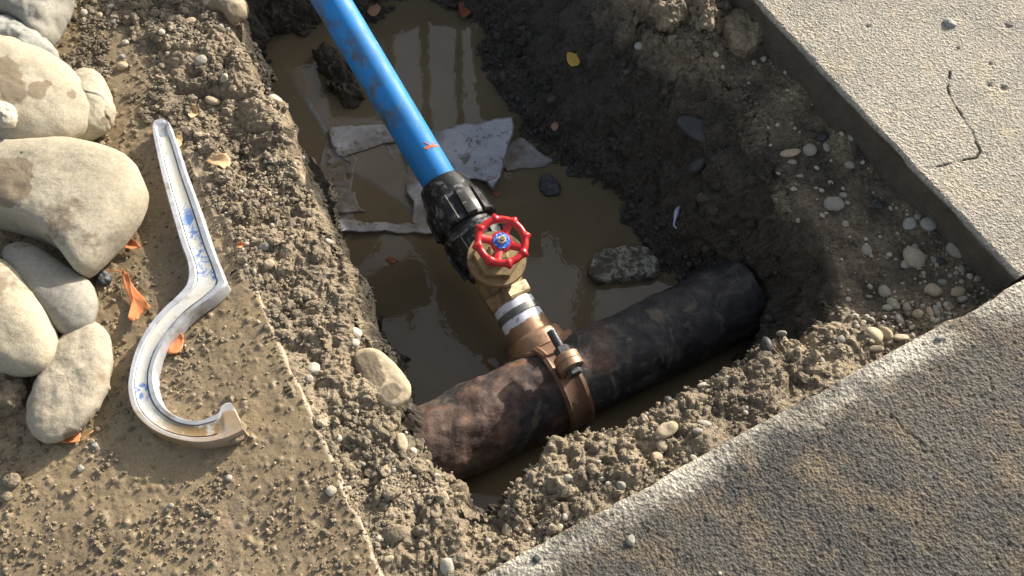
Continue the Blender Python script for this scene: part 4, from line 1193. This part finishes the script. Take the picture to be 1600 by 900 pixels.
# ---- hook spanner
ZT = 0.027
pairs = [((249, 185.5), (254, 185.3), 0, 0), ((243.5, 187.5), (260, 187), 0, 0), ((238.5, 192), (264, 191), .0, 0), ((237, 200), (266.5, 198), .7, 0), ((239, 214), (271, 211), 1, 0), ((243, 234), (278, 230), 1, 0),
         ((252, 275), (291, 270), 1, 0), ((268, 335), (312, 327), 1, 0), ((282, 382), (328, 376), 1, 0), ((290, 404), (339, 404), 1, 0), ((293, 424), (350, 432), 1, 0),
         ((289, 444), (353, 443), 1, .3), ((274, 462), (333, 463), 1, .2), ((251, 484), (303, 484), 1, 0), ((229, 511), (277, 511), 1, 0), ((211, 545), (254, 541), 1, 0), ((201, 583), (241, 574), 1, 0),
         ((199, 612), (241, 600), 1, 0), ((207, 641), (249, 625), 1, 0), ((228, 665), (264, 642), 1, 0), ((256, 681), (285, 653), 1, 0), ((289, 690), (309, 656), 1, 0), ((320, 692), (328, 650), .9, 0), ((344, 688), (341, 643), .6, 0), ((356, 685), (347, 631), .0, 0), ((370, 679), (357, 627.5), 0, 0), ((381, 672), (362, 632), 0, 0)]
Lp = [np.array(P2(*a, ZT)) for a, b, c_, e in pairs]; Rp = [np.array(P2(*b, ZT)) for a, b, c_, e in pairs]
Cw = [np.array([c_, e]) for a, b, c_, e in pairs]
SUBN = 6
Ls, Rs, Cs = smooth_poly(Lp, SUBN, False), smooth_poly(Rp, SUBN, False), smooth_poly(Cw, SUBN, False)
sp = thing('hook_spanner', 'grey metal hook spanner with flaking blue paint lying on the muddy slab', 'spanner', (float(Lp[8][0]), float(Lp[8][1]), 0))
k = M('cast_aluminium', Metallic=0.55)
c = k.ramp(k.noise(30, 5, 0.6), (0.3, (0.48, 0.50, 0.54)), (0.7, (0.60, 0.615, 0.64)))
df = k.ramp(k.noise(24, 6, 0.7), (0.55, 0.0), (0.68, 0.75))
c = k.mix(df, c, (0.27, 0.225, 0.155))
c = k.mix(k.math('MULTIPLY', k.attr('mud'), k.rng(k.noise(22, 4), 0.3, 0.6, 0.75, 1.0)), c, (0.27, 0.175, 0.078))
k.col(c); k.set(k.b, 'Metallic', k.math('MULTIPLY', k.math('SUBTRACT', 1.0, k.attr('mud'), True), 0.55)); k.rough(k.rng(k.noise(60, 4), .3, .7, .38, .62)); k.bump(k.noise(300, 4), 0.25, 0.001)
mat_alu = k.m
k = M('spanner_web', Metallic=0.15, Roughness=0.6)
c = k.ramp(k.noise(17, 6, 0.65), (0.3, (0.56, 0.51, 0.40)), (0.55, (0.60, 0.585, 0.53)), (0.75, (0.47, 0.50, 0.55)))
c = k.mix(k.ramp(k.noise(30, 6, 0.7), (0.60, 0.0), (0.70, 0.7)), c, (0.30, 0.25, 0.17))
pf = k.math('MULTIPLY', k.ramp(k.noise(60, 6, 0.75, 1.2), (0.47, 0.0), (0.53, 0.9)), k.rng(k.attr('paint'), 0.25, 0.5, 0, 1))
c = k.mix(pf, c, (0.06, 0.17, 0.46))
c = k.mix(k.math('MULTIPLY', k.attr('mud'), k.rng(k.noise(26, 5), 0.42, 0.52, 0.0, 1.0)), c, (0.24, 0.16, 0.075))
k.col(c); k.bump(k.noise(200, 5), 0.35, 0.0015)
mat_web = k.m
ts = [0, 0, .05, .21, .27, .36, .5, .64, .73, .79, .95, 1, 1]
V = []; mudv = []; webV = []; webm = []; webp = []
ns = len(Ls)
for i in range(ns):
    cd = float(np.clip(Cs[i][0], 0, 1)); st_ = i / SUBN
    mudd = float(sstep(15.6, 18.4, np.array(st_)))
    for j, t_ in enumerate(ts):
        xy = Ls[i] * (1 - t_) + Rs[i] * t_
        if j in (0, 12): zz = 0.001
        elif j in (1, 11): zz = ZT - 0.004
        elif j in (2, 10, 3, 9): zz = ZT - (0.0006 if j in (3, 9) else 0)
        else: zz = ZT - 0.0034 * cd - (0 if j != 6 else 0.0008 * cd)
        V.append((xy[0], xy[1], zz))
        mm = 1.0 if j <= 1 else (0.75 if j == 2 else (0.35 if j == 3 else 0.1))
        late = float(sstep(19.5, 22, np.array(st_))) * (1 if j < 9 else 0.55)
        mudv.append(max(mudd * mm, late * 0.9 if 2 <= j <= 8 else late * .4, 0.25 * (j in (0, 12))))
    for j in range(5):
        t_ = .275 + .45 * j / 4
        xy = Ls[i] * (1 - t_) + Rs[i] * t_
        webV.append((xy[0], xy[1], ZT - 0.0034 * cd + 0.0006 + (0.0016 if j in (0, 4) else 0)))
        webm.append(float(sstep(17.5, 21, np.array(st_)))); pq = np.array(st_)
        webp.append(float(np.exp(-((st_ - 8.3) / .55) ** 2) * .9 + np.exp(-((st_ - 9.8) / .75) ** 2) * 1.0 + np.exp(-((st_ - 7.2) / .6) ** 2) * .55 + np.exp(-((st_ - 17.2) / .6) ** 2) * .8) * (1.0 if j in (2, 3) else 0.7))
m = len(ts); F = []
for i in range(ns - 1):
    for j in range(m - 1): F.append((i * m + j, i * m + j + 1, (i + 1) * m + j + 1, (i + 1) * m + j))
    F.append((i * m + m - 1, i * m, (i + 1) * m, (i + 1) * m + m - 1))
F += [tuple(reversed(range(m))), tuple((ns - 1) * m + j for j in range(m))]
o = part(sp, 'frame', (V, [tuple(reversed(f)) for f in F]), mat_alu, sharp=32); attr(o, 'mud', mudv)
lo_, hi_ = 4 * SUBN, 23 * SUBN
F = [(i * 5 + j, (i + 1) * 5 + j, (i + 1) * 5 + j + 1, i * 5 + j + 1) for i in range(lo_, hi_) for j in range(4)]
o = part(sp, 'web', (webV, F), mat_web, label='sunken web with dried mud and flecks of blue paint'); attr(o, 'mud', webm); attr(o, 'paint', webp)
hp = P(254, 205, ZT - .008)
ring = [hp + Vector((math.cos(a) * .0066, math.sin(a) * .0066, 0.001)) for a in np.linspace(0, 2 * math.pi, 24, endpoint=False)]
o = part(sp, 'hang_hole', tube(ring, 0.0016, 8, True), mat_alu); attr(o, 'mud', [0.3] * len(o.data.vertices))
part(sp, 'hole_mud', lathe([(0, 0.0068), (0.0010, 0.0066)], hp - Vector((0, 0, 0.0045)), Vector((0, 0, 1)), 24), mat_clod)
mc = P(377, 673, 0.014)
V, F, c = stone_mesh([P2(a, b, 0.014) for a, b in ((362, 668), (374, 656), (383, 658), (384, 674), (378, 688), (364, 690))], 0.014, 0.011, 0.013, pn=2.5, lump=.06, fine=.006, rings=16, segs=40, seed=77)
part(sp, 'mud_crust', ([Vector(v) + c for v in V], F), mat_clod, label='dried mud caked on the hook tip')
# ================================================================== SHEET, LEAVES, CRUMBS
k = M('plastic_sheet_mat', Roughness=0.5)
c = k.ramp(k.noise(16, 5, 0.6), (0.3, (0.30, 0.30, 0.315)), (0.7, (0.40, 0.40, 0.415)))
c = k.mix(k.ramp(k.noise(28, 6, 0.7, 0.4), (0.53, 0.0), (0.62, 0.85)), c, (0.115, 0.088, 0.052))
c = k.mix(k.ramp(k.noise(130, 3, 0.6), (0.64, 0.0), (0.68, 0.9)), c, (0.07, 0.05, 0.03))
low = k.math('ADD', k.xyz(2), k.rng(k.noise(34, 4), 0.3, 0.7, -0.003, 0.003))
c = k.mix(k.rng(low, ZW + 0.001, ZW + 0.0105, 0.95, 0.0), c, (0.135, 0.112, 0.080))
k.col(c); k.bump(k.noise(60, 5), 0.25, 0.002)
mat_sheet = k.m
gpx, gpy = np.meshgrid(np.arange(490, 875, 1.6), np.arange(172, 374, 1.6), indexing='ij')
fx, fy = gpx.ravel(), gpy.ravel()
pn3 = np.stack([fx / 100, fy / 100, np.zeros_like(fx)], 1)
jx = fx + fbm(pn3, 0.30, 4, 201) * 3; jy = fy + fbm(pn3, 0.30, 4, 211) * 3
patches = [  # outline in the picture, height above water at the edge zone, rise, direction of the rise, centre
 ([(620, 197), (684, 199), (740, 190), (804, 181), (804, 200), (792, 242), (784, 268), (774, 308), (768, 296), (757, 286), (740, 282), (690, 292), (640, 285), (625, 240)], .007, .034, (0.8, -0.6), (720, 250)),
 ([(509, 206), (516, 195), (560, 193), (650, 195), (670, 215), (640, 226), (600, 228), (576, 238), (556, 245), (540, 249), (524, 244), (515, 228)], .007, .004, (0, -1), (570, 215)),
 ([(486, 334), (520, 337), (600, 347), (690, 345), (705, 368), (640, 365), (560, 365), (488, 364)], .006, .002, (0, 1), (580, 352)),
 ([(488, 290), (500, 282), (530, 286), (556, 300), (560, 318), (575, 332), (530, 334), (490, 326)], .004, .002, (0, 1), (520, 315)),
 ([(632, 258), (690, 270), (710, 330), (690, 362), (640, 350), (642, 318), (626, 285)], .006, .004, (0, -1), (655, 300)),
 ([(786, 236), (797, 217), (812, 212), (824, 216), (846, 234), (868, 256), (850, 264), (815, 268), (790, 272), (778, 262)], .007, .010, (0.2, -0.6), (818, 242)),
 ([(506, 198), (560, 250), (550, 300), (566, 345), (540, 352), (492, 340), (484, 300), (500, 240)], .0012, .0, (0, 1), (540, 280)),
 ([(600, 225), (640, 224), (700, 300), (700, 360), (640, 352), (646, 318), (630, 280), (608, 250)], .0012, .0, (0, 1), (640, 280)),
]
hgt = np.full(fx.shape, -0.006)
for poly, e, rise, dr_, cen in patches:
    ins = inside(jx, jy, poly); dd = seg_dist(jx, jy, poly)
    edge = sstep(0, 4, dd)
    along = ((fx - cen[0]) * dr_[0] + (fy - cen[1]) * dr_[1]) / 90
    h_ = -0.006 + (0.006 + e + np.clip(along + 0.25, 0, 1.2) * rise + fbm(pn3, 0.35, 4, 221) * 0.002) * edge
    hgt = np.where(ins, np.maximum(hgt, h_), hgt)
ridge = np.abs(vnoise(np.stack([(fx * .6 + fy * .9) / 100, (fx * .9 - fy * .5) / 300, 0 * fx], 1), .35, 231))
hgt += np.where(hgt > 0.002, (0.35 - ridge) * 0.011, 0)
d_ = (CAM_H - (ZW + hgt)) / (SP + (fy - 450) / FPX * CP)
CV = np.stack([(fx - 800) / FPX * d_, d_ * (CP - (fy - 450) / FPX * SP), ZW + hgt], 1)
ii = np.arange(len(fx)).reshape(gpx.shape)
CF = np.stack([ii[:-1, :-1], ii[:-1, 1:], ii[1:, 1:], ii[1:, :-1]], -1).reshape(-1, 4)
CF = CF[(hgt[CF] > -0.0055).any(1)][:, ::-1]
us = np.unique(CF); rm = np.full(len(fx), -1); rm[us] = np.arange(len(us))
sheet = link_mesh('plastic_sheet', CV[us], rm[CF], mat_sheet)
tag(sheet, 'crumpled whitish plastic sheet half sunk in the muddy water', 'plastic sheet')

def leaf_material(name, a, b):
    k = M(name, Roughness=0.55)
    k.col(k.mix(k.ramp(k.noise(60, 4, 0.6), (0.6, 0), (0.7, 0.7)), k.ramp(k.noise(25, 4), (0.3, a), (0.7, b)), (0.16, 0.08, 0.04)))
    k.bump(k.noise(120, 4), 0.3, 0.001)
    return k.m
lf_orange = leaf_material('orange_leaf', (0.50, 0.16, 0.055), (0.62, 0.23, 0.09))
lf_tan = leaf_material('tan_leaf', (0.52, 0.33, 0.17), (0.62, 0.42, 0.23))
lf_yellow = leaf_material('yellow_leaf', (0.50, 0.30, 0.06), (0.62, 0.38, 0.09))
lf_red = leaf_material('red_leaf', (0.16, 0.05, 0.03), (0.23, 0.07, 0.04))
lf_brown = leaf_material('brown_leaf', (0.30, 0.17, 0.11), (0.38, 0.22, 0.14))
def leaf(outline, mat, label, z=None, lift=0.004, curl=0.008, stem=None, axis=None):
    ol = smooth_poly(outline, 5)
    cx_ = sum(p[0] for p in ol) / len(ol); cy_ = sum(p[1] for p in ol) / len(ol)
    if z is None: base, _ = on_soil(cx_, cy_); zb = float(base[2]) + lift
    else: zb = z + lift
    sc_ = scale_at(cx_, cy_, zb)
    a = axis if axis is not None else math.atan2(ol[len(ol) // 2][1] - ol[0][1], ol[len(ol) // 2][0] - ol[0][0])
    ph = random.random() * 6
    ext = max(4, max(math.hypot(p[0] - cx_, p[1] - cy_) for p in ol) * .7)
    V, F = [], []
    RI = 5
    n = len(ol)
    for i in range(RI + 1):
        t_ = i / RI
        for p in ol:
            jx_ = 1 + (0.06 * math.sin(p[0] * 1.7 + p[1] * 2.3) if i == RI else 0)
            qx, qy = cx_ + (p[0] - cx_) * t_ * jx_, cy_ + (p[1] - cy_) * t_ * jx_
            across = (-(qx - cx_) * math.sin(a) + (qy - cy_) * math.cos(a))
            al = ((qx - cx_) * math.cos(a) + (qy - cy_) * math.sin(a))
            zz = zb + curl * (abs(across) / ext) ** 1.3 * 0.8 + curl * 0.3 * math.sin(al / ext * 2.5 + ph) * t_
            V.append(tuple(P(qx, qy, zz)))
    for i in range(RI):
        for j in range(n):
            j2 = (j + 1) % n
            F.append((i * n + j, i * n + j2, (i + 1) * n + j2, (i + 1) * n + j))
    V = np.array(V); m = len(V)
    V = np.vstack([V, V - np.array([0, 0, 0.0007])])
    F2 = [tuple(reversed([q + m for q in f])) for f in F]
    rim_ = [(RI * n + j, RI * n + (j + 1) % n, m + RI * n + (j + 1) % n, m + RI * n + j) for j in range(n)]
    o = link_mesh('leaf', V - V[0], F + F2 + rim_, mat); o.location = V[0]
    if stem:
        sv_, sf_ = tube([P(sx, sy, zb + 0.001) for sx, sy in stem], 0.0008, 6)
        link_mesh('stalk', [tuple(Vector(v) - o.location) for v in sv_], sf_, mat, o)
    return tag(o, label, 'leaf', None)
leaf([(190, 424), (198, 424), (206, 444), (220, 460), (234, 478), (223, 488), (212, 500), (200, 498), (204, 476), (195, 450)], lf_orange, 'curled orange leaf upright in the mud beside the spanner', z=0, lift=.010, curl=.012, stem=[(155, 421), (175, 422), (193, 425)], axis=1.1)
leaf([(188, 374), (204, 372), (219, 385), (205, 389), (190, 385)], lf_orange, 'small brown orange leaf next to the big angular boulder', z=0, lift=.008, stem=None)
leaf([(318, 248), (326, 245), (336, 244), (343, 241), (353, 240), (361, 255), (352, 264), (343, 259), (332, 257), (325, 254)], lf_tan, 'pale tan leaf with ragged tips on the left bank', lift=.008, stem=[(340, 256), (334, 262), (330, 266)])
leaf([(293, 170), (305, 165), (308, 178), (297, 184)], lf_tan, 'small peach coloured leaf scrap above the spanner tip', lift=.006)
leaf([(276, 208), (284, 206), (284, 224), (277, 230)], lf_tan, 'narrow peach leaf tucked behind the spanner handle', lift=.006, z=0)
leaf([(262, 548), (272, 528), (285, 521), (284, 545), (270, 553)], lf_orange, 'dull orange leaf caught inside the curve of the spanner', z=0, lift=.006)
leaf([(95, 688), (112, 674), (123, 670), (124, 688), (106, 692)], lf_orange, 'orange leaf scrap under the dusty oval boulder', z=0, lift=.004, stem=[(124, 686), (136, 680), (146, 673)])
leaf([(886, 84), (892, 81), (898, 83), (908, 83), (907, 95), (903, 101), (893, 103), (886, 96)], lf_yellow, 'yellow leaf stuck to the dark wall of the trench', lift=.008, curl=.004)
leaf([(573, 14), (588, 6), (595, 12), (588, 24), (579, 24)], lf_brown, 'brown leaf on the dark earth right of the blue pipe at the top', lift=.008)
leaf([(716, 5), (730, 3), (737, 18), (722, 27)], lf_red, 'dark red leaf in the shaded earth at the top', lift=.008, curl=.004)
leaf([(370, 380), (376, 377), (381, 384), (373, 387)], lf_orange, 'tiny bright orange leaf scrap in the left bank', lift=.006)
leaf([(861, 196), (869, 190), (873, 198), (866, 204)], lf_brown, 'little brown leaf scrap on wet earth by the water', lift=.006)
leaf([(603, 405), (613, 402), (622, 407), (613, 412)], lf_red, 'reddish leaf afloat on the water left of the coupling', z=ZW, lift=.0015, curl=.0006)
leaf([(768, 301), (775, 297), (784, 303), (776, 308)], lf_red, 'reddish leaf afloat beside the plastic sheet', z=ZW, lift=.0015, curl=.0006)
# scrap of plastic film in the wall
mat_scrap = M('film_scrap', Roughness=0.3, Base_Color=(0.42, 0.50, 0.62)).m
sc_pts = []
for (a, b) in ((1061, 323), (1058, 329), (1056, 337), (1054, 345), (1053, 352), (1057, 357)):
    q_, n_ = on_soil(a, b); sc_pts.append(Vector(q_) + Vector(n_) * .006)
zc = sum(v.z for v in sc_pts) / len(sc_pts)
sc_pts = [P(a, b, zc + .006) for (a, b) in ((1061, 323), (1058, 329), (1056, 337), (1054, 345), (1053, 352), (1057, 357))]
sv_, sf_ = tube(smooth_poly(sc_pts, 5, False), [0.0015 + 0.0035 * math.exp(-((i - 7) / 6) ** 2) for i in range(26)], 8)
tag(link_mesh('plastic_scrap', [tuple(v) for v in sv_], sf_, mat_scrap), 'twisted pale blue scrap of film in the dark trench wall', 'scrap')

# ---- crumbs of earth and grit (nobody could count them)
def ico(sub):
    b = bmesh.new(); bmesh.ops.create_icosphere(b, subdivisions=sub, radius=1)
    v = np.array([tuple(q.co) for q in b.verts]); f = np.array([[q.index for q in t.verts] for t in b.faces]); b.free()
    return v, f
ICO = {1: ico(1), 2: ico(2)}
def crumbs(name, pts, nrm, sizes, sub, mat, label, squash=0.75, rough_=0.28, sink=0.1, smooth=False):
    v0, f0 = ICO[sub]; nv = len(v0); n = len(pts)
    variants = []
    for k_ in range(14):
        s_ = v0 * (1 + rough_ * (vnoise(v0 + k_ * 5.3, 0.9, k_)[:, None]) + rough_ * 0.6 * rng.uniform(-1, 1, (nv, 1)))
        s_ *= rng.uniform(0.7, 1.2, 3)
        variants.append(s_)
    variants = np.array(variants)
    which = rng.integers(0, 14, n)
    q = rng.normal(size=(n, 4)); q /= np.linalg.norm(q, axis=1, keepdims=True)
    a, b, c_, d = q.T
    Rm = np.stack([np.stack([1 - 2 * (c_ * c_ + d * d), 2 * (b * c_ - a * d), 2 * (b * d + a * c_)], -1),
                   np.stack([2 * (b * c_ + a * d), 1 - 2 * (b * b + d * d), 2 * (c_ * d - a * b)], -1),
                   np.stack([2 * (b * d - a * c_), 2 * (c_ * d + a * b), 1 - 2 * (b * b + c_ * c_)], -1)], 1)
    W = np.einsum('nij,nvj->nvi', Rm, variants[which]) * sizes[:, None, None]
    W[:, :, 2] *= squash
    W += (pts + nrm * (sizes * (0.6 - sink))[:, None])[:, None, :]
    F = (f0[None] + (np.arange(n) * nv)[:, None, None]).reshape(-1, 3)
    o = link_mesh(name, W.reshape(-1, 3), F, mat, smooth=smooth)
    return tag(o, label, kind='stuff')
def pick(w, n):
    w = np.maximum(w, 0); return rng.choice(len(w), n, p=w / w.sum())
def sizes(n, lo, hi, p=2.2): return lo + (hi - lo) * rng.random(n) ** p
slope_in = S_dr > 0.008
band = ((S_sl > -0.004) & (S_dr < 0.03) & (S_top > -0.06) & (S_sk < 0.012) & (S_sp < 0)).astype(float)
clump = np.clip(fbm(SV, 0.075, 4, 301) * 1.5 + 0.45, 0.03, 2) * np.where(SPX > 760, 0.45, 1.0)
wallm = ((S_dr > 0.0) & (S_dw > -0.004)).astype(float)
shade_side = (S_sp > -0.75).astype(float)
ledgem = ((S_top < -0.055) & (S_dr < 0.01) & (S_sp < 0.0) & (S_sk < 0.0)).astype(float)
k_ = pick(band * np.maximum(clump, .12), 24000); crumbs('soil_crumbs', SV[k_], SN[k_], sizes(24000, .0009, .0038, 2.4), 1, mat_crumb, 'fine crumbs of dry earth on the banks', rough_=.34)
k_ = pick(band * np.maximum(clump, .06), 2300); crumbs('soil_crumbs', SV[k_], SN[k_], sizes(2300, .0036, .0105, 2.2), 2, mat_crumb, 'larger lumps of dry earth on the banks', sink=.35, rough_=.38)
k_ = pick(wallm * clump, 6000); crumbs('soil_crumbs', SV[k_], SN[k_], sizes(6000, .0014, .0055, 2.0), 1, mat_crumb, 'damp crumbs of earth on the trench walls', sink=.25)
k_ = pick(wallm * clump, 700); crumbs('soil_crumbs', SV[k_], SN[k_], sizes(700, .005, .012, 2.6), 2, mat_crumb, 'damp lumps of earth on the trench walls', sink=.4)
k_ = pick(ledgem * clump, 3500); crumbs('soil_crumbs', SV[k_], SN[k_], sizes(3500, .0007, .0032, 2.4), 1, mat_crumb, 'grit scattered over the shaded ledge')
mat_grit = stone_material('grit', (0.30, 0.27, 0.215), (0.46, 0.41, 0.33), MUD, 0.6, fine=.3)
k_ = pick(band * clump, 900); crumbs('gravel', SV[k_], SN[k_], sizes(900, .0016, .0058, 2.2), 2, mat_grit, 'small gravel bedded in the banks', rough_=.12, sink=.3, smooth=True)
edge_w = ledgem * np.exp(S_sk / 0.09) * 3 + ledgem * 0.25
k_ = pick(edge_w, 230); crumbs('gravel', SV[k_], SN[k_], sizes(230, .0014, .0058, 2.0), 2, mat_grit, 'small gravel on the shaded ledge', rough_=.12, sink=.2, smooth=True)
# wet shore: dark pebbly fringe where the wall meets the water
shore = ((S_dw > -0.006) & (S_dw < 0.05) & (S_sp > -0.62)).astype(float)
k_ = pick(shore, 260); crumbs('gravel', SV[k_], SN[k_], sizes(260, .003, .010, 2.0), 2, mat_slate, 'wet dark gravel along the water', rough_=.2, sink=.3, smooth=True)
# on the muddy slab
LPX, LPY, _ = proj(LV)
vis = (LPX > -60) & (LPX < 700) & (LPY > -60) & (LPY < 960)
upn = np.array([0, 0, 1.0])
far_up = sstep(330, 120, LPY); lcl = np.clip(fbm(LV, 0.07, 3, 311) + 0.45, 0.05, 2)
k_ = pick(vis * lcl * (0.15 + far_up), 7500); crumbs('soil_crumbs', LV[k_], np.tile(upn, (7500, 1)), sizes(7500, .0009, .0048, 2.2), 1, mat_crumb, 'crumbs of earth strewn over the upper part of the muddy slab', rough_=.34)
k_ = pick(vis * (1 - far_up * .8) * np.clip(lcl, .3, 2), 4200); crumbs('soil_crumbs', LV[k_], np.tile(upn, (4200, 1)), sizes(4200, .0005, .0032, 2.6), 1, mat_mud_slab, 'grit stuck in the mud of the slab', sink=.15)
k_ = pick(vis * far_up * lcl, 500); crumbs('soil_crumbs', LV[k_], np.tile(upn, (500, 1)), sizes(500, .004, .009, 2), 2, mat_crumb, 'lumps of earth on the upper part of the muddy slab', sink=.3, rough_=.38)
# mud smeared and stuck on the boulders
MUDB = [(12, 285, 44), (30, 268, 24), (0, 118, 34), (20, 140, 24), (58, 141, 16), (112, 148, 7), (75, 130, 6), (165, 188, 8), (110, 680, 14), (572, 572, 26), (612, 612, 15), (590, 590, 14), (366, 26, 20), (340, 14, 20), (424, 178, 12)]
bp, bn, bw = [], [], []
for o in list(COL.objects):
    if o.type == 'MESH' and (o.name.split('.')[0] in ('boulder', 'cobble')):
        n_ = len(o.data.vertices); co = np.empty(n_ * 3, np.float32); o.data.vertices.foreach_get('co', co)
        nn = np.empty(n_ * 3, np.float32); o.data.vertices.foreach_get('normal', nn)
        co = co.reshape(-1, 3) + np.array(o.location); nn = nn.reshape(-1, 3)
        bx, by, _ = proj(co)
        w_ = np.zeros(n_)
        for (mx, my, mr) in MUDB: w_ = np.maximum(w_, np.exp(-(((bx - mx) ** 2 + (by - my) ** 2) / mr ** 2) ** 1.5))
        attr(o, 'mudpatch', w_)
        up_ = nn[:, 2] > 0.35; bp.append(co[up_]); bn.append(nn[up_])
        dust = np.exp(-((bx - 110) ** 2 + (by - 600) ** 2) / 70 ** 2) * .35 + np.exp(-((bx - 120) ** 2 + (by - 320) ** 2) / 80 ** 2) * .06
        bw.append((w_ ** 1.5 + dust + 0.012)[up_])
bp = np.concatenate(bp); bn = np.concatenate(bn); bw = np.concatenate(bw)
k_ = pick(bw, 1700); crumbs('mud_crumbs', bp[k_], bn[k_], sizes(1700, .0007, .0048, 2.2), 1, mat_crumb, 'crumbs of mud stuck on the boulders', sink=.25)
# ---- timber frame beyond the trench: it stands out of view and shows only mirrored in the water
YF = 3.0
def Q(px, py):
    w_ = P(px, py, ZW); o_ = Vector((0, 0, CAM_H)); r_ = w_ - o_; r_.z = -r_.z
    t_ = (YF - w_.y) / r_.y; return w_ + r_ * t_
k = M('weathered_timber', Roughness=0.85)
k.col(k.ramp(k.noise(6, 5, 0.6, stretch=(6, 6, 1)), (0.3, (0.045, 0.035, 0.025)), (0.7, (0.085, 0.065, 0.045)))); mat_timber = k.m
tf = thing('timber_frame', 'dark timber frame beyond the trench, mirrored in the muddy water', 'timber frame', (0, YF, -0.075))
def timber(name, pts, dy, thick):
    a = [Q(*p) + Vector((0, dy, 0)) for p in pts]; b = [p + Vector((0, thick, 0)) for p in a]
    n = len(a); F = [tuple(range(n)), tuple(reversed(range(n, 2 * n)))] + [(i, n + i, n + (i + 1) % n, (i + 1) % n) for i in range(n)]
    part(tf, name, (a + b, F), mat_timber, smooth=False)
for pts in ([(597, 30), (613, 28), (618, 200), (603, 200)], [(655, 14), (667, 10), (674, 210), (661, 210)], [(711, 50), (722, 50), (724, 210), (713, 210)]):
    timber('post', pts, 0, .08)
timber('beam', [(400, 110), (470, 84), (560, 56), (612, 34), (655, 18), (700, 2), (780, -30), (560, -60), (380, 30)], -.085, .08)
timber('panel', [(735, 90), (800, 100), (1060, 280), (1060, 470), (990, 440), (930, 440), (885, 432), (868, 395), (855, 385), (845, 425), (800, 420), (795, 345), (808, 320), (800, 275), (748, 200)], .10, .1)
timber('panel', [(486, 88), (590, 46), (603, 210), (520, 210), (500, 170)], .10, .1)
timber('panel', [(632, 345), (830, 345), (830, 430), (800, 470), (776, 500), (800, 560), (790, 578), (745, 592), (718, 575), (690, 540), (672, 470), (660, 440), (632, 415)], .22, .1)
timber('panel', [(470, 355), (590, 355), (590, 430), (560, 455), (470, 480)], .22, .1)
timber('panel', [(690, 800), (700, 770), (880, 655), (1150, 540), (1160, 680), (1000, 760), (800, 820)], .34, .1)  # added unseen panel, put here to darken the water's reflection by the main
timber('beam', [(560, 452), (590, 436), (640, 412), (668, 436), (604, 466), (562, 486)], .0, .08)
timber('beam', [(560, 510), (575, 490), (640, 462), (672, 450), (676, 474), (600, 502), (585, 516)], .0, .08)
timber('post', [(637, 440), (648, 440), (646, 500), (637, 502)], -.085, .08)
gp = Vector((-0.9, YF, -0.075))
for xx in (-1.15, 0.55):
    part(tf, 'post', box_on(Vector((xx, YF + .16, 2.4)), (Vector((1, 0, 0)), Vector((0, 1, 0)), Vector((0, 0, 1))), (.06, .05, 2.47)), mat_timber, smooth=False)
